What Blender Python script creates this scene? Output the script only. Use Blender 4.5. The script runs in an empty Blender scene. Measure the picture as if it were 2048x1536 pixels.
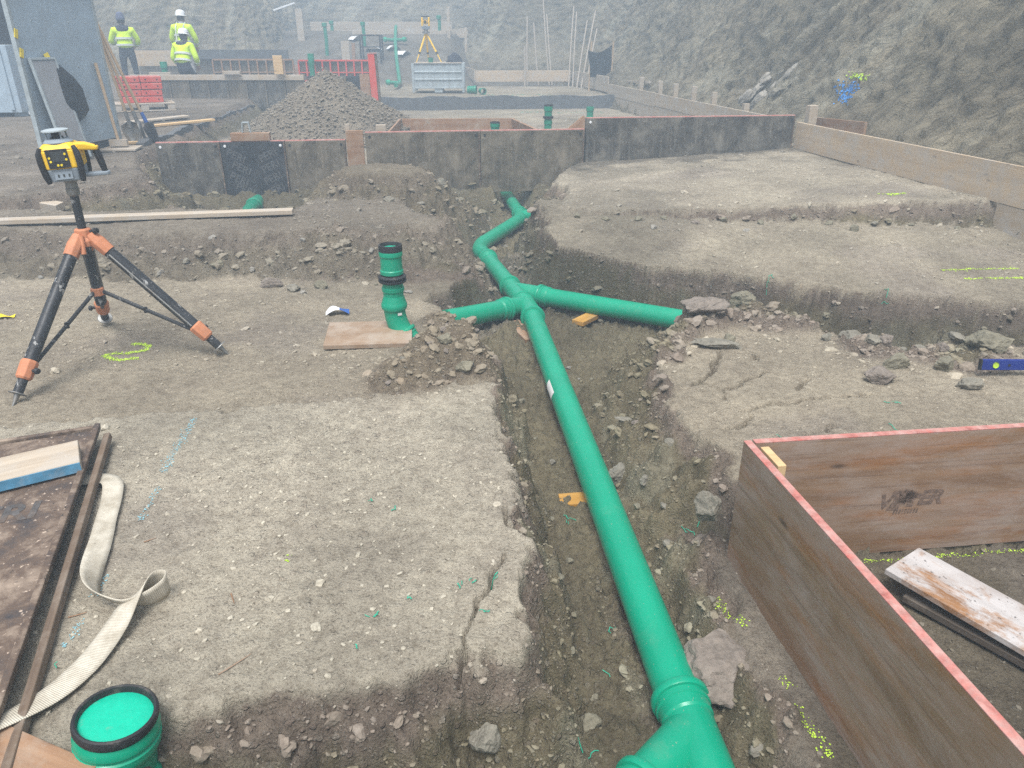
import bpy, bmesh, math, random
import numpy as np
from mathutils import Vector, Matrix, Euler
R = math.radians
random.seed(7)
scene = bpy.context.scene
col = scene.collection
# ------------------------------------------------------------------ camera
cam_data = bpy.data.cameras.new('camera'); cam = bpy.data.objects.new('camera', cam_data); col.objects.link(cam)
cam_data.sensor_width = 36.0; cam_data.lens = 26.02; cam_data.clip_start = 0.05; cam_data.clip_end = 500
cam.location = (0, 0, 1.6); cam.rotation_euler = (R(90 - 24.77), 0, 0)
scene.camera = cam
# ------------------------------------------------------------------ sky and sun (thin fog, overcast)
SUN_EL, SUN_AZ = 66.0, 188.0          # azimuth clockwise from +Y
world = bpy.data.worlds.new('World'); scene.world = world; world.use_nodes = True
nt = world.node_tree; nt.nodes.clear()
wo = nt.nodes.new('ShaderNodeOutputWorld'); bg = nt.nodes.new('ShaderNodeBackground')
sky = nt.nodes.new('ShaderNodeTexSky'); sky.sky_type = 'NISHITA'; sky.sun_disc = False
sky.sun_elevation = R(SUN_EL); sky.sun_rotation = R(SUN_AZ); sky.air_density = 1.0; sky.dust_density = 6.0; sky.ozone_density = 1.0
hs = nt.nodes.new('ShaderNodeHueSaturation'); hs.inputs['Saturation'].default_value = 0.30
nt.links.new(sky.outputs[0], hs.inputs['Color']); nt.links.new(hs.outputs[0], bg.inputs[0]); nt.links.new(bg.outputs[0], wo.inputs[0])
bg.inputs[1].default_value = 0.12
sun_data = bpy.data.lights.new('sun', 'SUN'); sun = bpy.data.objects.new('sun', sun_data); col.objects.link(sun)
sun_data.energy = 1.5; sun_data.angle = R(25); sun_data.color = (1.0, 0.98, 0.95)
sd = Vector((math.sin(R(SUN_AZ)) * math.cos(R(SUN_EL)), math.cos(R(SUN_AZ)) * math.cos(R(SUN_EL)), math.sin(R(SUN_EL))))
sun.rotation_euler = sd.to_track_quat('Z', 'Y').to_euler()
vs = scene.view_settings; vs.view_transform = 'Standard'; vs.look = 'None'; vs.exposure = 1.04; vs.gamma = 1.0; vs.use_curve_mapping = False
try:
    scene.cycles.use_denoising = False; scene.cycles.sampling_pattern = 'TABULATED_SOBOL'; scene.cycles.use_light_tree = False; scene.cycles.volume_bounces = 1; scene.cycles.max_bounces = 4; scene.cycles.diffuse_bounces = 3; scene.cycles.glossy_bounces = 2
except Exception: pass
# ------------------------------------------------------------------ helpers
def setp(o, label=None, cat=None, group=None, kind=None):
    if label: o['label'] = label
    if cat: o['category'] = cat; o['kind'] = 'thing'
    if group: o['group'] = group
    if kind: o['kind'] = kind
    return o
def link(name, data, m=None, parent=None, loc=(0, 0, 0), rot=(0, 0, 0), scale=(1, 1, 1)):
    o = bpy.data.objects.new(name, data); col.objects.link(o)
    if m is not None and data is not None and hasattr(data, 'materials') and len(data.materials) == 0: data.materials.append(m)
    o.location = loc; o.rotation_euler = rot; o.scale = scale
    if parent is not None: o.parent = parent
    return o
def thing(name, label, cat, loc=(0, 0, 0), rot=(0, 0, 0), group=None):
    o = link(name, None, loc=loc, rot=rot); o.empty_display_size = 0.1
    return setp(o, label, cat, group)
class MB:
    def __init__(s): s.v = []; s.f = []; s.sm = []
    def add(s, vs_, fs_, smooth=False, mtx=None):
        b = len(s.v)
        s.v += [tuple(mtx @ Vector(v)) for v in vs_] if mtx is not None else [tuple(v) for v in vs_]
        s.f += [tuple(i + b for i in f) for f in fs_]; s.sm += [smooth] * len(fs_)
        return s
    def box(s, size, c=(0, 0, 0), mtx=None):
        x, y, z = [q / 2 for q in size]
        v = [(c[0] + i * x, c[1] + j * y, c[2] + k * z) for k in (-1, 1) for j in (-1, 1) for i in (-1, 1)]
        return s.add(v, [(0, 2, 3, 1), (4, 5, 7, 6), (0, 1, 5, 4), (2, 6, 7, 3), (0, 4, 6, 2), (1, 3, 7, 5)], False, mtx)
    def tube(s, pts, r, n=12, caps=True, smooth=True):
        pts = [Vector(p) for p in pts]; k = len(pts)
        rs = r if isinstance(r, (list, tuple)) else [r] * k
        vs_ = []; fs_ = []; t0 = (pts[1] - pts[0]).normalized()
        ref = Vector((0, 0, 1)) if abs(t0.z) < 0.9 else Vector((1, 0, 0))
        u = t0.cross(ref).normalized()
        for i, p in enumerate(pts):
            t = (pts[min(i + 1, k - 1)] - pts[max(i - 1, 0)]).normalized()
            u = (u - t * u.dot(t)).normalized(); w = t.cross(u)
            for j in range(n):
                a = 2 * math.pi * j / n
                vs_.append(p + (u * math.cos(a) + w * math.sin(a)) * rs[i])
        for i in range(k - 1):
            for j in range(n):
                fs_.append((i * n + j, i * n + (j + 1) % n, (i + 1) * n + (j + 1) % n, (i + 1) * n + j))
        s.add(vs_, fs_, smooth)
        if caps: s.add(vs_[:n], [tuple(range(n - 1, -1, -1))]); s.add(vs_[-n:], [tuple(range(n))])
        return s
    def lathe(s, prof, n=32, mtx=None, smooth=True, cap0=False, cap1=False):
        vs_ = []; fs_ = []
        for (r, z) in prof:
            for j in range(n):
                a = 2 * math.pi * j / n; vs_.append((r * math.cos(a), r * math.sin(a), z))
        for i in range(len(prof) - 1):
            for j in range(n):
                fs_.append((i * n + j, i * n + (j + 1) % n, (i + 1) * n + (j + 1) % n, (i + 1) * n + j))
        s.add(vs_, fs_, smooth, mtx)
        if cap0: s.add(vs_[:n], [tuple(range(n - 1, -1, -1))], False, mtx)
        if cap1: s.add(vs_[-n:], [tuple(range(n))], False, mtx)
        return s
    def prism(s, poly, h0, h1, mtx=None):
        n = len(poly); v = [(x, y, h0) for x, y in poly] + [(x, y, h1) for x, y in poly]
        f = [tuple(range(n - 1, -1, -1)), tuple(range(n, 2 * n))] + [(i, (i + 1) % n, n + (i + 1) % n, n + i) for i in range(n)]
        return s.add(v, f, False, mtx)
    def mesh(s, name):
        me = bpy.data.meshes.new(name); me.from_pydata(s.v, [], s.f)
        me.polygons.foreach_set('use_smooth', s.sm); me.update()
        if any(s.sm): me.set_sharp_from_angle(angle=R(32))
        return me
    def obj(s, name, m, parent=None, loc=(0, 0, 0), rot=(0, 0, 0), bevel=0):
        o = link(name, s.mesh(name), m, parent, loc, rot)
        if bevel: bev(o, bevel)
        return o
def bev(o, w, seg=2):
    b = o.modifiers.new('bevel', 'BEVEL'); b.width = w; b.segments = seg; b.limit_method = 'ANGLE'; b.angle_limit = R(35); return o
def boxo(name, size, m, parent=None, loc=(0, 0, 0), rot=(0, 0, 0), bevel=0.003):
    o = MB().box(size).obj(name, m, parent, loc, rot)
    if bevel: bev(o, min(bevel, min(size) * 0.3))
    return o
def copy_tree(o, parent=None):
    c = o.copy(); col.objects.link(c); c.parent = parent
    for ch in list(o.children): copy_tree(ch, c)
    return c
def align(p0, p1, up=(0, 0, 1)):
    """matrix with local Z from p0 to p1"""
    z = (Vector(p1) - Vector(p0)).normalized(); u = Vector(up)
    if abs(z.dot(u)) > 0.98: u = Vector((0, 1, 0))
    x = u.cross(z).normalized(); y = z.cross(x)
    m = Matrix((x, y, z)).transposed().to_4x4(); m.translation = Vector(p0); return m
# ------------------------------------------------------------------ numpy noise
def _hash(ix, iy, seed):
    h = (ix.astype(np.int64) * 374761393 + iy.astype(np.int64) * 668265263 + seed * 974711) & 0xFFFFFFFF
    h = ((h ^ (h >> 13)) * 1274126177) & 0xFFFFFFFF
    return ((h ^ (h >> 16)) & 0xFFFFFF) / float(0xFFFFFF)
def vnoise(x, y, seed=0):
    ix = np.floor(x); iy = np.floor(y); fx = x - ix; fy = y - iy
    fx = fx * fx * fx * (fx * (fx * 6 - 15) + 10); fy = fy * fy * fy * (fy * (fy * 6 - 15) + 10)
    a = _hash(ix, iy, seed); b = _hash(ix + 1, iy, seed); c = _hash(ix, iy + 1, seed); d = _hash(ix + 1, iy + 1, seed)
    return (a + (b - a) * fx) * (1 - fy) + (c + (d - c) * fx) * fy
def fbm(x, y, scale, octv=4, seed=0, gain=0.5):
    """-1..1, scale = size of the largest feature in metres"""
    s = 0; amp = 1; tot = 0; f = 1.0 / scale; ca, sa = 0.8, 0.6
    X, Yy = x, y
    for o in range(octv):
        s = s + amp * (vnoise(X * f, Yy * f, seed + o * 17) * 2 - 1); tot += amp; amp *= gain; f *= 2.03
        X, Yy = X * ca - Yy * sa, X * sa + Yy * ca
    return s / tot * 1.5
def worley(x, y, cell, seed=0):
    """distance to nearest random point (in cells) and that point's random id"""
    X = x / cell; Yy = y / cell; ix = np.floor(X); iy = np.floor(Yy)
    best = np.full(x.shape, 9.0); idr = np.zeros(x.shape)
    for dx in (-1, 0, 1):
        for dy in (-1, 0, 1):
            cx, cy = ix + dx, iy + dy
            px = cx + _hash(cx, cy, seed); py = cy + _hash(cx, cy, seed + 5)
            d = np.hypot(X - px, Yy - py); r = _hash(cx, cy, seed + 9); k = d < best
            best = np.where(k, d, best); idr = np.where(k, r, idr)
    return best, idr
def sstep(a, b, x):
    t = np.clip((x - a) / (b - a), 0, 1); return t * t * (3 - 2 * t)
def sdf(x, y, poly):
    """signed distance to a polygon, negative inside"""
    d = np.full(x.shape, 1e9); ins = np.zeros(x.shape, bool); n = len(poly)
    for i in range(n):
        ax, ay = poly[i]; bx, by = poly[(i + 1) % n]; ex, ey = bx - ax, by - ay
        t = np.clip(((x - ax) * ex + (y - ay) * ey) / (ex * ex + ey * ey + 1e-12), 0, 1)
        d = np.minimum(d, np.hypot(x - ax - t * ex, y - ay - t * ey))
        if ay != by:
            c = ((ay > y) != (by > y)) & (x < (bx - ax) * (y - ay) / (by - ay) + ax); ins ^= c
    return np.where(ins, -d, d)
def dline(x, y, pts):
    d = np.full(np.shape(x), 1e9)
    for i in range(len(pts) - 1):
        ax, ay = pts[i]; bx, by = pts[i + 1]; ex, ey = bx - ax, by - ay
        t = np.clip(((x - ax) * ex + (y - ay) * ey) / (ex * ex + ey * ey + 1e-12), 0, 1)
        d = np.minimum(d, np.hypot(x - ax - t * ex, y - ay - t * ey))
    return d
# ------------------------------------------------------------------ materials
class NB:
    """small node-tree builder"""
    def __init__(s, name, rough=0.8, metal=0.0, spec=0.3):
        s.m = bpy.data.materials.new(name); s.m.use_nodes = True; s.t = s.m.node_tree
        s.b = s.t.nodes['Principled BSDF']; s.b.inputs['Roughness'].default_value = rough
        s.b.inputs['Metallic'].default_value = metal; s.b.inputs['Specular IOR Level'].default_value = spec
        s.tc = s.t.nodes.new('ShaderNodeTexCoord')
    def n(s, t): return s.t.nodes.new(t)
    def l(s, a, b): s.t.links.new(a, b)
    def co(s, sc=(1, 1, 1), space='Object', rot=(0, 0, 0)):
        mp = s.n('ShaderNodeMapping'); mp.inputs['Scale'].default_value = sc; mp.inputs['Rotation'].default_value = rot
        s.l(s.tc.outputs[space], mp.inputs[0]); return mp.outputs[0]
    def noise(s, scale, co=None, det=4, rough=0.6, dist=0.0):
        n = s.n('ShaderNodeTexNoise'); n.inputs['Scale'].default_value = scale; n.inputs['Detail'].default_value = det
        n.inputs['Roughness'].default_value = rough; n.inputs['Distortion'].default_value = dist
        if co is not None: s.l(co, n.inputs['Vector'])
        else: s.l(s.tc.outputs['Object'], n.inputs['Vector'])
        return n.outputs['Fac']
    def vor(s, scale, co=None, feature='F1', out='Distance', rnd=1.0):
        n = s.n('ShaderNodeTexVoronoi'); n.inputs['Scale'].default_value = scale; n.feature = feature; n.inputs['Randomness'].default_value = rnd
        s.l(co if co is not None else s.tc.outputs['Object'], n.inputs['Vector']); return n.outputs[out]
    def ramp(s, fac, stops, interp='LINEAR'):
        r = s.n('ShaderNodeValToRGB'); e = r.color_ramp.elements; r.color_ramp.interpolation = interp
        while len(e) < len(stops): e.new(0.5)
        for el, (p, c) in zip(e, stops): el.position = p; el.color = (c, c, c, 1) if isinstance(c, (int, float)) else (*c, 1)
        s.l(fac, r.inputs[0]); return r.outputs[0]
    def mix(s, fac, a, b, mode='MIX'):
        m = s.n('ShaderNodeMix'); m.data_type = 'RGBA'; m.blend_type = mode
        for sock, v in ((m.inputs[0], fac), (m.inputs[6], a), (m.inputs[7], b)):
            if isinstance(v, bpy.types.NodeSocket): s.l(v, sock)
            elif isinstance(v, (int, float)): sock.default_value = v if sock == m.inputs[0] else (v, v, v, 1)
            else: sock.default_value = (*v, 1)
        return m.outputs[2]
    def math(s, op, a, b=0.0):
        m = s.n('ShaderNodeMath'); m.operation = op
        for sock, v in zip(m.inputs, (a, b)):
            if isinstance(v, bpy.types.NodeSocket): s.l(v, sock)
            else: sock.default_value = v
        return m.outputs[0]
    def col(s, c):
        if isinstance(c, bpy.types.NodeSocket): s.l(c, s.b.inputs['Base Color'])
        else: s.b.inputs['Base Color'].default_value = (*c, 1)
        return s
    def bump(s, h, strength=0.3, dist=0.01, prev=None):
        b = s.n('ShaderNodeBump'); b.inputs['Strength'].default_value = strength; b.inputs['Distance'].default_value = dist
        s.l(h, b.inputs['Height'])
        if prev is not None: s.l(prev, b.inputs['Normal'])
        s.l(b.outputs[0], s.b.inputs['Normal']); return b.outputs[0]
    def rough(s, v):
        if isinstance(v, bpy.types.NodeSocket): s.l(v, s.b.inputs['Roughness'])
        else: s.b.inputs['Roughness'].default_value = v
def m_plain(name, c, rough=0.7, metal=0.0, var=0.12, scale=18, bump=0.1, dirt=None, dirt_amt=0.4, spec=0.3):
    b = NB(name, rough, metal, spec); f = b.noise(scale, det=5)
    lo = tuple(q * (1 - var) for q in c); hi = tuple(min(1, q * (1 + var)) for q in c)
    cc = b.ramp(f, [(0.3, lo), (0.7, hi)])
    if dirt is not None:
        d = b.ramp(b.noise(scale * 0.35, det=8, rough=0.7), [(0.62 - dirt_amt * 0.3, 0.0), (0.75, 1.0)])
        d = b.math('MULTIPLY', d, 0.8); cc = b.mix(d, cc, dirt)
    b.col(cc)
    if bump: b.bump(b.noise(scale * 4, det=4), bump, 0.004)
    return b.m
def m_wood(name, c, dark, grain=26, stain=None, stain_amt=0.45, rough=0.75, axis=0, knots=True, rings=1.0, seedrot=0.0):
    """grain runs along the object's local axis"""
    b = NB(name, rough); sc = [1.0, 1.0, 1.0]; sc[axis] = 0.045
    co = b.co(tuple(sc), rot=(seedrot, seedrot * 0.7, seedrot * 0.5) if False else (0, 0, 0))
    g = b.noise(grain, co, det=6, rough=0.65, dist=0.4); g2 = b.noise(grain * 4.5, co, det=3)
    cc = b.ramp(g, [(0.28, dark), (0.5, tuple((a + d) / 2 for a, d in zip(c, dark))), (0.72, c)])
    cc = b.mix(b.math('MULTIPLY', g2, 0.35), cc, dark)
    if knots:
        ks = [9.0, 9.0, 9.0]; ks[axis] = 3.2
        k = b.vor(1.0, b.co(tuple(ks))); kk = b.ramp(k, [(0.05, 1.0), (0.13, 0.0)]); cc = b.mix(b.math('MULTIPLY', kk, 0.75), cc, tuple(q * 0.4 for q in dark))
    if stain is not None:
        s_ = b.ramp(b.noise(5.5, det=9, rough=0.7), [(0.60 - stain_amt * 0.3, 0.0), (0.72, 1.0)])
        cc = b.mix(b.math('MULTIPLY', s_, 0.85), cc, stain)
    f = b.ramp(b.noise(140, det=2), [(0.66, 0.0), (0.72, 1.0)]); cc = b.mix(b.math('MULTIPLY', f, 0.25), cc, (0.45, 0.42, 0.38))
    b.col(cc); b.bump(b.math('ADD', g, b.math('MULTIPLY', g2, 0.5)), 0.25, 0.004)
    return b.m
def m_ground():
    b = NB('ground_soil', 0.95, 0, 0.15); P = b.tc.outputs['Object']
    at = b.n('ShaderNodeAttribute'); at.attribute_name = 'soil'; base = at.outputs['Color']
    ag = b.n('ShaderNodeAttribute'); ag.attribute_name = 'gravel'; gr = ag.outputs['Fac']
    n1 = b.noise(2.2, det=8, rough=0.72); n2 = b.noise(22, det=8, rough=0.75); n3 = b.noise(120, det=4, rough=0.7)
    c = b.mix(b.ramp(n1, [(0.35, 0.0), (0.7, 1.0)]), b.mix(1.0, base, (0.80, 0.77, 0.75), 'MULTIPLY'), b.mix(1.0, base, (1.16, 1.14, 1.10), 'MULTIPLY'))
    c = b.mix(b.ramp(n2, [(0.30, 0.75), (0.55, 0.0)]), c, b.mix(1.0, c, (0.46, 0.43, 0.41), 'MULTIPLY'))  # low spots of the bump noise darkened, crevice shade put into the colour
    c = b.mix(b.ramp(n2, [(0.58, 0.0), (0.78, 0.7)]), c, b.mix(1.0, c, (1.40, 1.38, 1.34), 'MULTIPLY'))
    # stones bedded in the surface
    v1 = b.vor(75, P); v1c = b.vor(75, P, out='Color'); s1 = b.ramp(v1, [(0.30, 1.0), (0.42, 0.0)])
    v2 = b.vor(32, P); v2c = b.vor(32, P, out='Color'); s2 = b.ramp(v2, [(0.28, 1.0), (0.36, 0.0)])
    sep = b.n('ShaderNodeSeparateColor'); b.l(v1c, sep.inputs[0]); sep2 = b.n('ShaderNodeSeparateColor'); b.l(v2c, sep2.inputs[0])
    st1 = b.ramp(sep.outputs[0], [(0.0, (0.10, 0.085, 0.075)), (0.35, (0.21, 0.175, 0.15)), (0.6, (0.30, 0.28, 0.25)), (0.85, (0.36, 0.34, 0.30)), (1.0, (0.44, 0.42, 0.38))])
    st2 = b.ramp(sep2.outputs[0], [(0.0, (0.12, 0.09, 0.085)), (0.35, (0.24, 0.19, 0.17)), (0.6, (0.27, 0.27, 0.24)), (0.85, (0.34, 0.32, 0.28)), (1.0, (0.42, 0.40, 0.36))])
    k1 = b.math('MULTIPLY', s1, b.math('MULTIPLY', b.ramp(sep.outputs[1], [(0.30, 0.0), (0.34, 0.8)]), gr))
    k2 = b.math('MULTIPLY', s2, b.math('MULTIPLY', b.ramp(sep2.outputs[1], [(0.62, 0.0), (0.66, 0.85)]), gr))
    c = b.mix(k1, c, b.mix(0.62, st1, b.mix(1.0, c, (1.15, 1.13, 1.1), 'MULTIPLY'))); c = b.mix(k2, c, b.mix(0.6, st2, b.mix(1.0, c, (1.15, 1.13, 1.1), 'MULTIPLY')))
    c = b.mix(b.math('MULTIPLY', b.ramp(n3, [(0.34, 1.0), (0.48, 0.0)]), 0.8), c, b.mix(1.0, c, (0.45, 0.42, 0.40), 'MULTIPLY'))
    c = b.mix(b.math('MULTIPLY', b.ramp(n3, [(0.56, 0.0), (0.68, 1.0)]), 0.5), c, b.mix(1.0, c, (1.35, 1.34, 1.32), 'MULTIPLY'))
    b.col(c)
    h = b.math('ADD', b.math('MULTIPLY', n2, 1.0), b.math('MULTIPLY', n3, 0.55))
    h = b.math('ADD', h, b.math('MULTIPLY', k1, 0.35)); h = b.math('ADD', h, b.math('MULTIPLY', k2, 0.7))
    b.bump(h, 1.0, 0.02)
    return b.m
def m_stone():
    b = NB('loose_stone', 0.9, 0, 0.2)
    at = b.n('ShaderNodeAttribute'); at.attribute_name = 'tint'
    n = b.noise(60, det=6, rough=0.7); c = b.mix(b.ramp(n, [(0.3, 0.0), (0.7, 1.0)]), b.mix(1.0, at.outputs['Color'], (0.7, 0.68, 0.66), 'MULTIPLY'), b.mix(1.0, at.outputs['Color'], (1.15, 1.15, 1.13), 'MULTIPLY'))
    b.col(c); b.bump(n, 0.4, 0.004); return b.m
def m_rock(name, c, scale=14):
    b = NB(name, 0.92, 0, 0.2); n = b.noise(scale, det=9, rough=0.72); n2 = b.noise(scale * 6, det=4)
    cc = b.ramp(n, [(0.3, tuple(q * 0.55 for q in c)), (0.5, c), (0.72, tuple(min(1, q * 1.35) for q in c))])
    cc = b.mix(b.ramp(n2, [(0.6, 0.0), (0.75, 0.5)]), cc, tuple(q * 0.45 for q in c))
    b.col(cc); b.bump(b.math('ADD', n, b.math('MULTIPLY', n2, 0.4)), 0.7, 0.012); return b.m
def m_slope():
    b = NB('excavated_marl', 0.95, 0, 0.12)
    at = b.n('ShaderNodeAttribute'); at.attribute_name = 'soil'; base = at.outputs['Color']
    co = b.co((1, 1, 1)); n1 = b.noise(0.9, co, det=8, rough=0.65); n2 = b.noise(7, co, det=8, rough=0.72, dist=0.6); n3 = b.noise(45, co, det=4)
    c = b.mix(b.ramp(n1, [(0.35, 0.0), (0.65, 1.0)]), b.mix(1.0, base, (0.78, 0.76, 0.74), 'MULTIPLY'), b.mix(1.0, base, (1.2, 1.2, 1.16), 'MULTIPLY'))
    c = b.mix(b.ramp(n2, [(0.32, 0.45), (0.50, 0.0)]), c, b.mix(1.0, c, (0.6, 0.58, 0.55), 'MULTIPLY'))
    c = b.mix(b.ramp(n2, [(0.58, 0.0), (0.8, 0.35)]), c, b.mix(1.0, c, (1.4, 1.4, 1.36), 'MULTIPLY'))
    av = b.n('ShaderNodeAttribute'); av.attribute_name = 'strata'; s1 = b.noise(7, av.outputs['Vector'], det=6, rough=0.7); s2 = b.noise(26, av.outputs['Vector'], det=4, rough=0.65)
    c = b.mix(b.ramp(s1, [(0.34, 0.75), (0.50, 0.0)]), c, b.mix(1.0, c, (0.55, 0.53, 0.50), 'MULTIPLY')); c = b.mix(b.ramp(s1, [(0.56, 0.0), (0.70, 0.8)]), c, b.mix(1.0, c, (1.45, 1.45, 1.40), 'MULTIPLY'))
    c = b.mix(b.ramp(s2, [(0.34, 0.8), (0.46, 0.0)]), c, b.mix(1.0, c, (0.5, 0.48, 0.45), 'MULTIPLY'))
    h = b.math('ADD', b.math('MULTIPLY', s1, 1.2), b.math('MULTIPLY', s2, 0.7))
    b.col(c); b.bump(b.math('ADD', b.math('ADD', b.math('MULTIPLY', n2, 0.6), b.math('MULTIPLY', n3, 0.3)), h), 1.0, 0.06); return b.m
def m_panel(name, c1, c2, c3, drips=True, scale=4.0):
    """concrete-stained shuttering skin: large blotches, runs and spatter"""
    b = NB(name, 0.55, 0, 0.35); n = b.noise(scale, det=9, rough=0.7, dist=0.3)
    c = b.ramp(n, [(0.32, c1), (0.5, c2), (0.68, c3)])
    if drips:
        d = b.noise(22, b.co((1, 1, 0.08)), det=5); c = b.mix(b.ramp(d, [(0.52, 0.0), (0.7, 0.55)]), c, c3)
    sp = b.noise(60, det=3); c = b.mix(b.ramp(sp, [(0.64, 0.0), (0.70, 0.75)]), c, tuple(min(1, q * 1.6 + 0.04) for q in c3))
    sp2 = b.noise(38, det=3); c = b.mix(b.ramp(sp2, [(0.66, 0.0), (0.72, 0.8)]), c, tuple(q * 0.35 for q in c1))
    b.col(c); b.rough(b.ramp(n, [(0.3, 0.45), (0.7, 0.85)])); b.bump(n, 0.15, 0.006); return b.m
def m_green(name='green_plastic', c=(0.0002, 0.270, 0.155), dust=0.16):
    b = NB(name, 0.26, 0, 0.34); n = b.noise(6, det=8, rough=0.7)
    cc = b.ramp(b.noise(2.5, det=3), [(0.3, tuple(q * 0.9 for q in c)), (0.7, tuple(q * 1.08 for q in c))])
    d = b.ramp(n, [(0.56, 0.0), (0.80, dust)]); cc = b.mix(d, cc, (0.34, 0.30, 0.24))
    sp = b.ramp(b.noise(90, det=2), [(0.70, 0.0), (0.74, 0.7)]); cc = b.mix(sp, cc, (0.30, 0.26, 0.20))
    sc = b.ramp(b.noise(16, det=7, rough=0.75), [(0.655, 0.0), (0.70, 0.6)]); cc = b.mix(sc, cc, (0.24, 0.20, 0.15))
    b.col(cc); b.rough(b.ramp(n, [(0.4, 0.20), (0.7, 0.5)])); b.bump(b.noise(30, det=4), 0.04, 0.003); return b.m
def m_shutterply():
    # oiled three-ply: long grain, amber patches, grey cement film and scratches that follow the board
    b = NB('brown_shutter_ply', 0.5, 0, 0.35); g = b.noise(24, b.co((0.04, 1, 1)), det=7, rough=0.7, dist=0.3); g2 = b.noise(110, b.co((0.03, 1, 1)), det=3)
    c = b.ramp(g, [(0.25, (0.135, 0.077, 0.043)), (0.5, (0.210, 0.130, 0.078)), (0.75, (0.280, 0.188, 0.118))])
    am = b.noise(5.0, b.co((0.30, 1, 1.6)), det=6, rough=0.6, dist=0.2); c = b.mix(b.ramp(am, [(0.50, 0.0), (0.62, 0.8)]), c, b.mix(1.0, c, (1.22, 0.86, 0.50), 'MULTIPLY'))
    fi = b.noise(4.2, b.co((0.40, 1, 1.3)), det=9, rough=0.75, dist=0.3); c = b.mix(b.ramp(fi, [(0.43, 0.0), (0.60, 0.75)]), c, (0.300, 0.240, 0.200))
    c = b.mix(b.ramp(g2, [(0.28, 0.4), (0.44, 0.0)]), c, (0.075, 0.044, 0.030))
    k = b.vor(1.0, b.co((1.9, 6, 6))); c = b.mix(b.ramp(k, [(0.03, 0.8), (0.085, 0.0)]), c, (0.03, 0.02, 0.016))
    sc = b.noise(230, b.co((0.012, 1, 1), rot=(0, R(9), 0)), det=2); c = b.mix(b.ramp(sc, [(0.73, 0.0), (0.78, 0.55)]), c, (0.45, 0.40, 0.36))
    sp = b.noise(130, det=3); c = b.mix(b.ramp(sp, [(0.71, 0.0), (0.75, 0.7)]), c, (0.45, 0.42, 0.38))
    b.col(c); b.rough(b.ramp(fi, [(0.4, 0.42), (0.65, 0.8)])); b.bump(b.math('ADD', g, b.math('MULTIPLY', g2, 0.4)), 0.2, 0.003); return b.m
def m_chipped():
    b = NB('black_worn_paint', 0.45, 0, 0.4); n = b.noise(20, b.co((1, 1, 0.45)), det=8, rough=0.7); n2 = b.noise(6, det=3)
    c = b.ramp(b.noise(10, det=4), [(0.3, (0.012, 0.013, 0.015)), (0.7, (0.030, 0.032, 0.036))]); k = b.math('MULTIPLY', b.ramp(n, [(0.585, 0.0), (0.605, 1.0)]), b.ramp(n2, [(0.42, 0.0), (0.50, 0.9)]))
    c = b.mix(k, c, (0.36, 0.36, 0.35)); c = b.mix(b.ramp(b.noise(110, det=2), [(0.70, 0.0), (0.73, 0.8)]), c, (0.5, 0.49, 0.46)); b.col(c); b.rough(b.ramp(n, [(0.5, 0.4), (0.62, 0.85)])); return b.m
def m_rustboard():
    b = NB('cement_stained_board', 0.8); g = b.noise(20, b.co((0.05, 1, 1)), det=7, rough=0.7); n = b.noise(6, b.co((0.7, 1, 1)), det=10, rough=0.75, dist=0.4); n2 = b.noise(3.2, det=6, rough=0.6)
    c = b.ramp(g, [(0.3, (0.17, 0.085, 0.04)), (0.7, (0.40, 0.21, 0.095))]); f = b.mix(b.ramp(g, [(0.3, 0.5), (0.55, 0.0)]), (0.47, 0.455, 0.45), (0.27, 0.25, 0.24))
    c = b.mix(b.ramp(n, [(0.40, 0.0), (0.52, 0.95)]), c, f); c = b.mix(b.ramp(n2, [(0.52, 0.0), (0.62, 0.6)]), c, (0.30, 0.26, 0.24))
    c = b.mix(b.ramp(b.noise(60, det=4), [(0.30, 0.8), (0.38, 0.0)]), c, (0.06, 0.05, 0.045)); b.col(c); b.bump(b.math('ADD', g, n), 0.35, 0.004); return b.m
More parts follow.
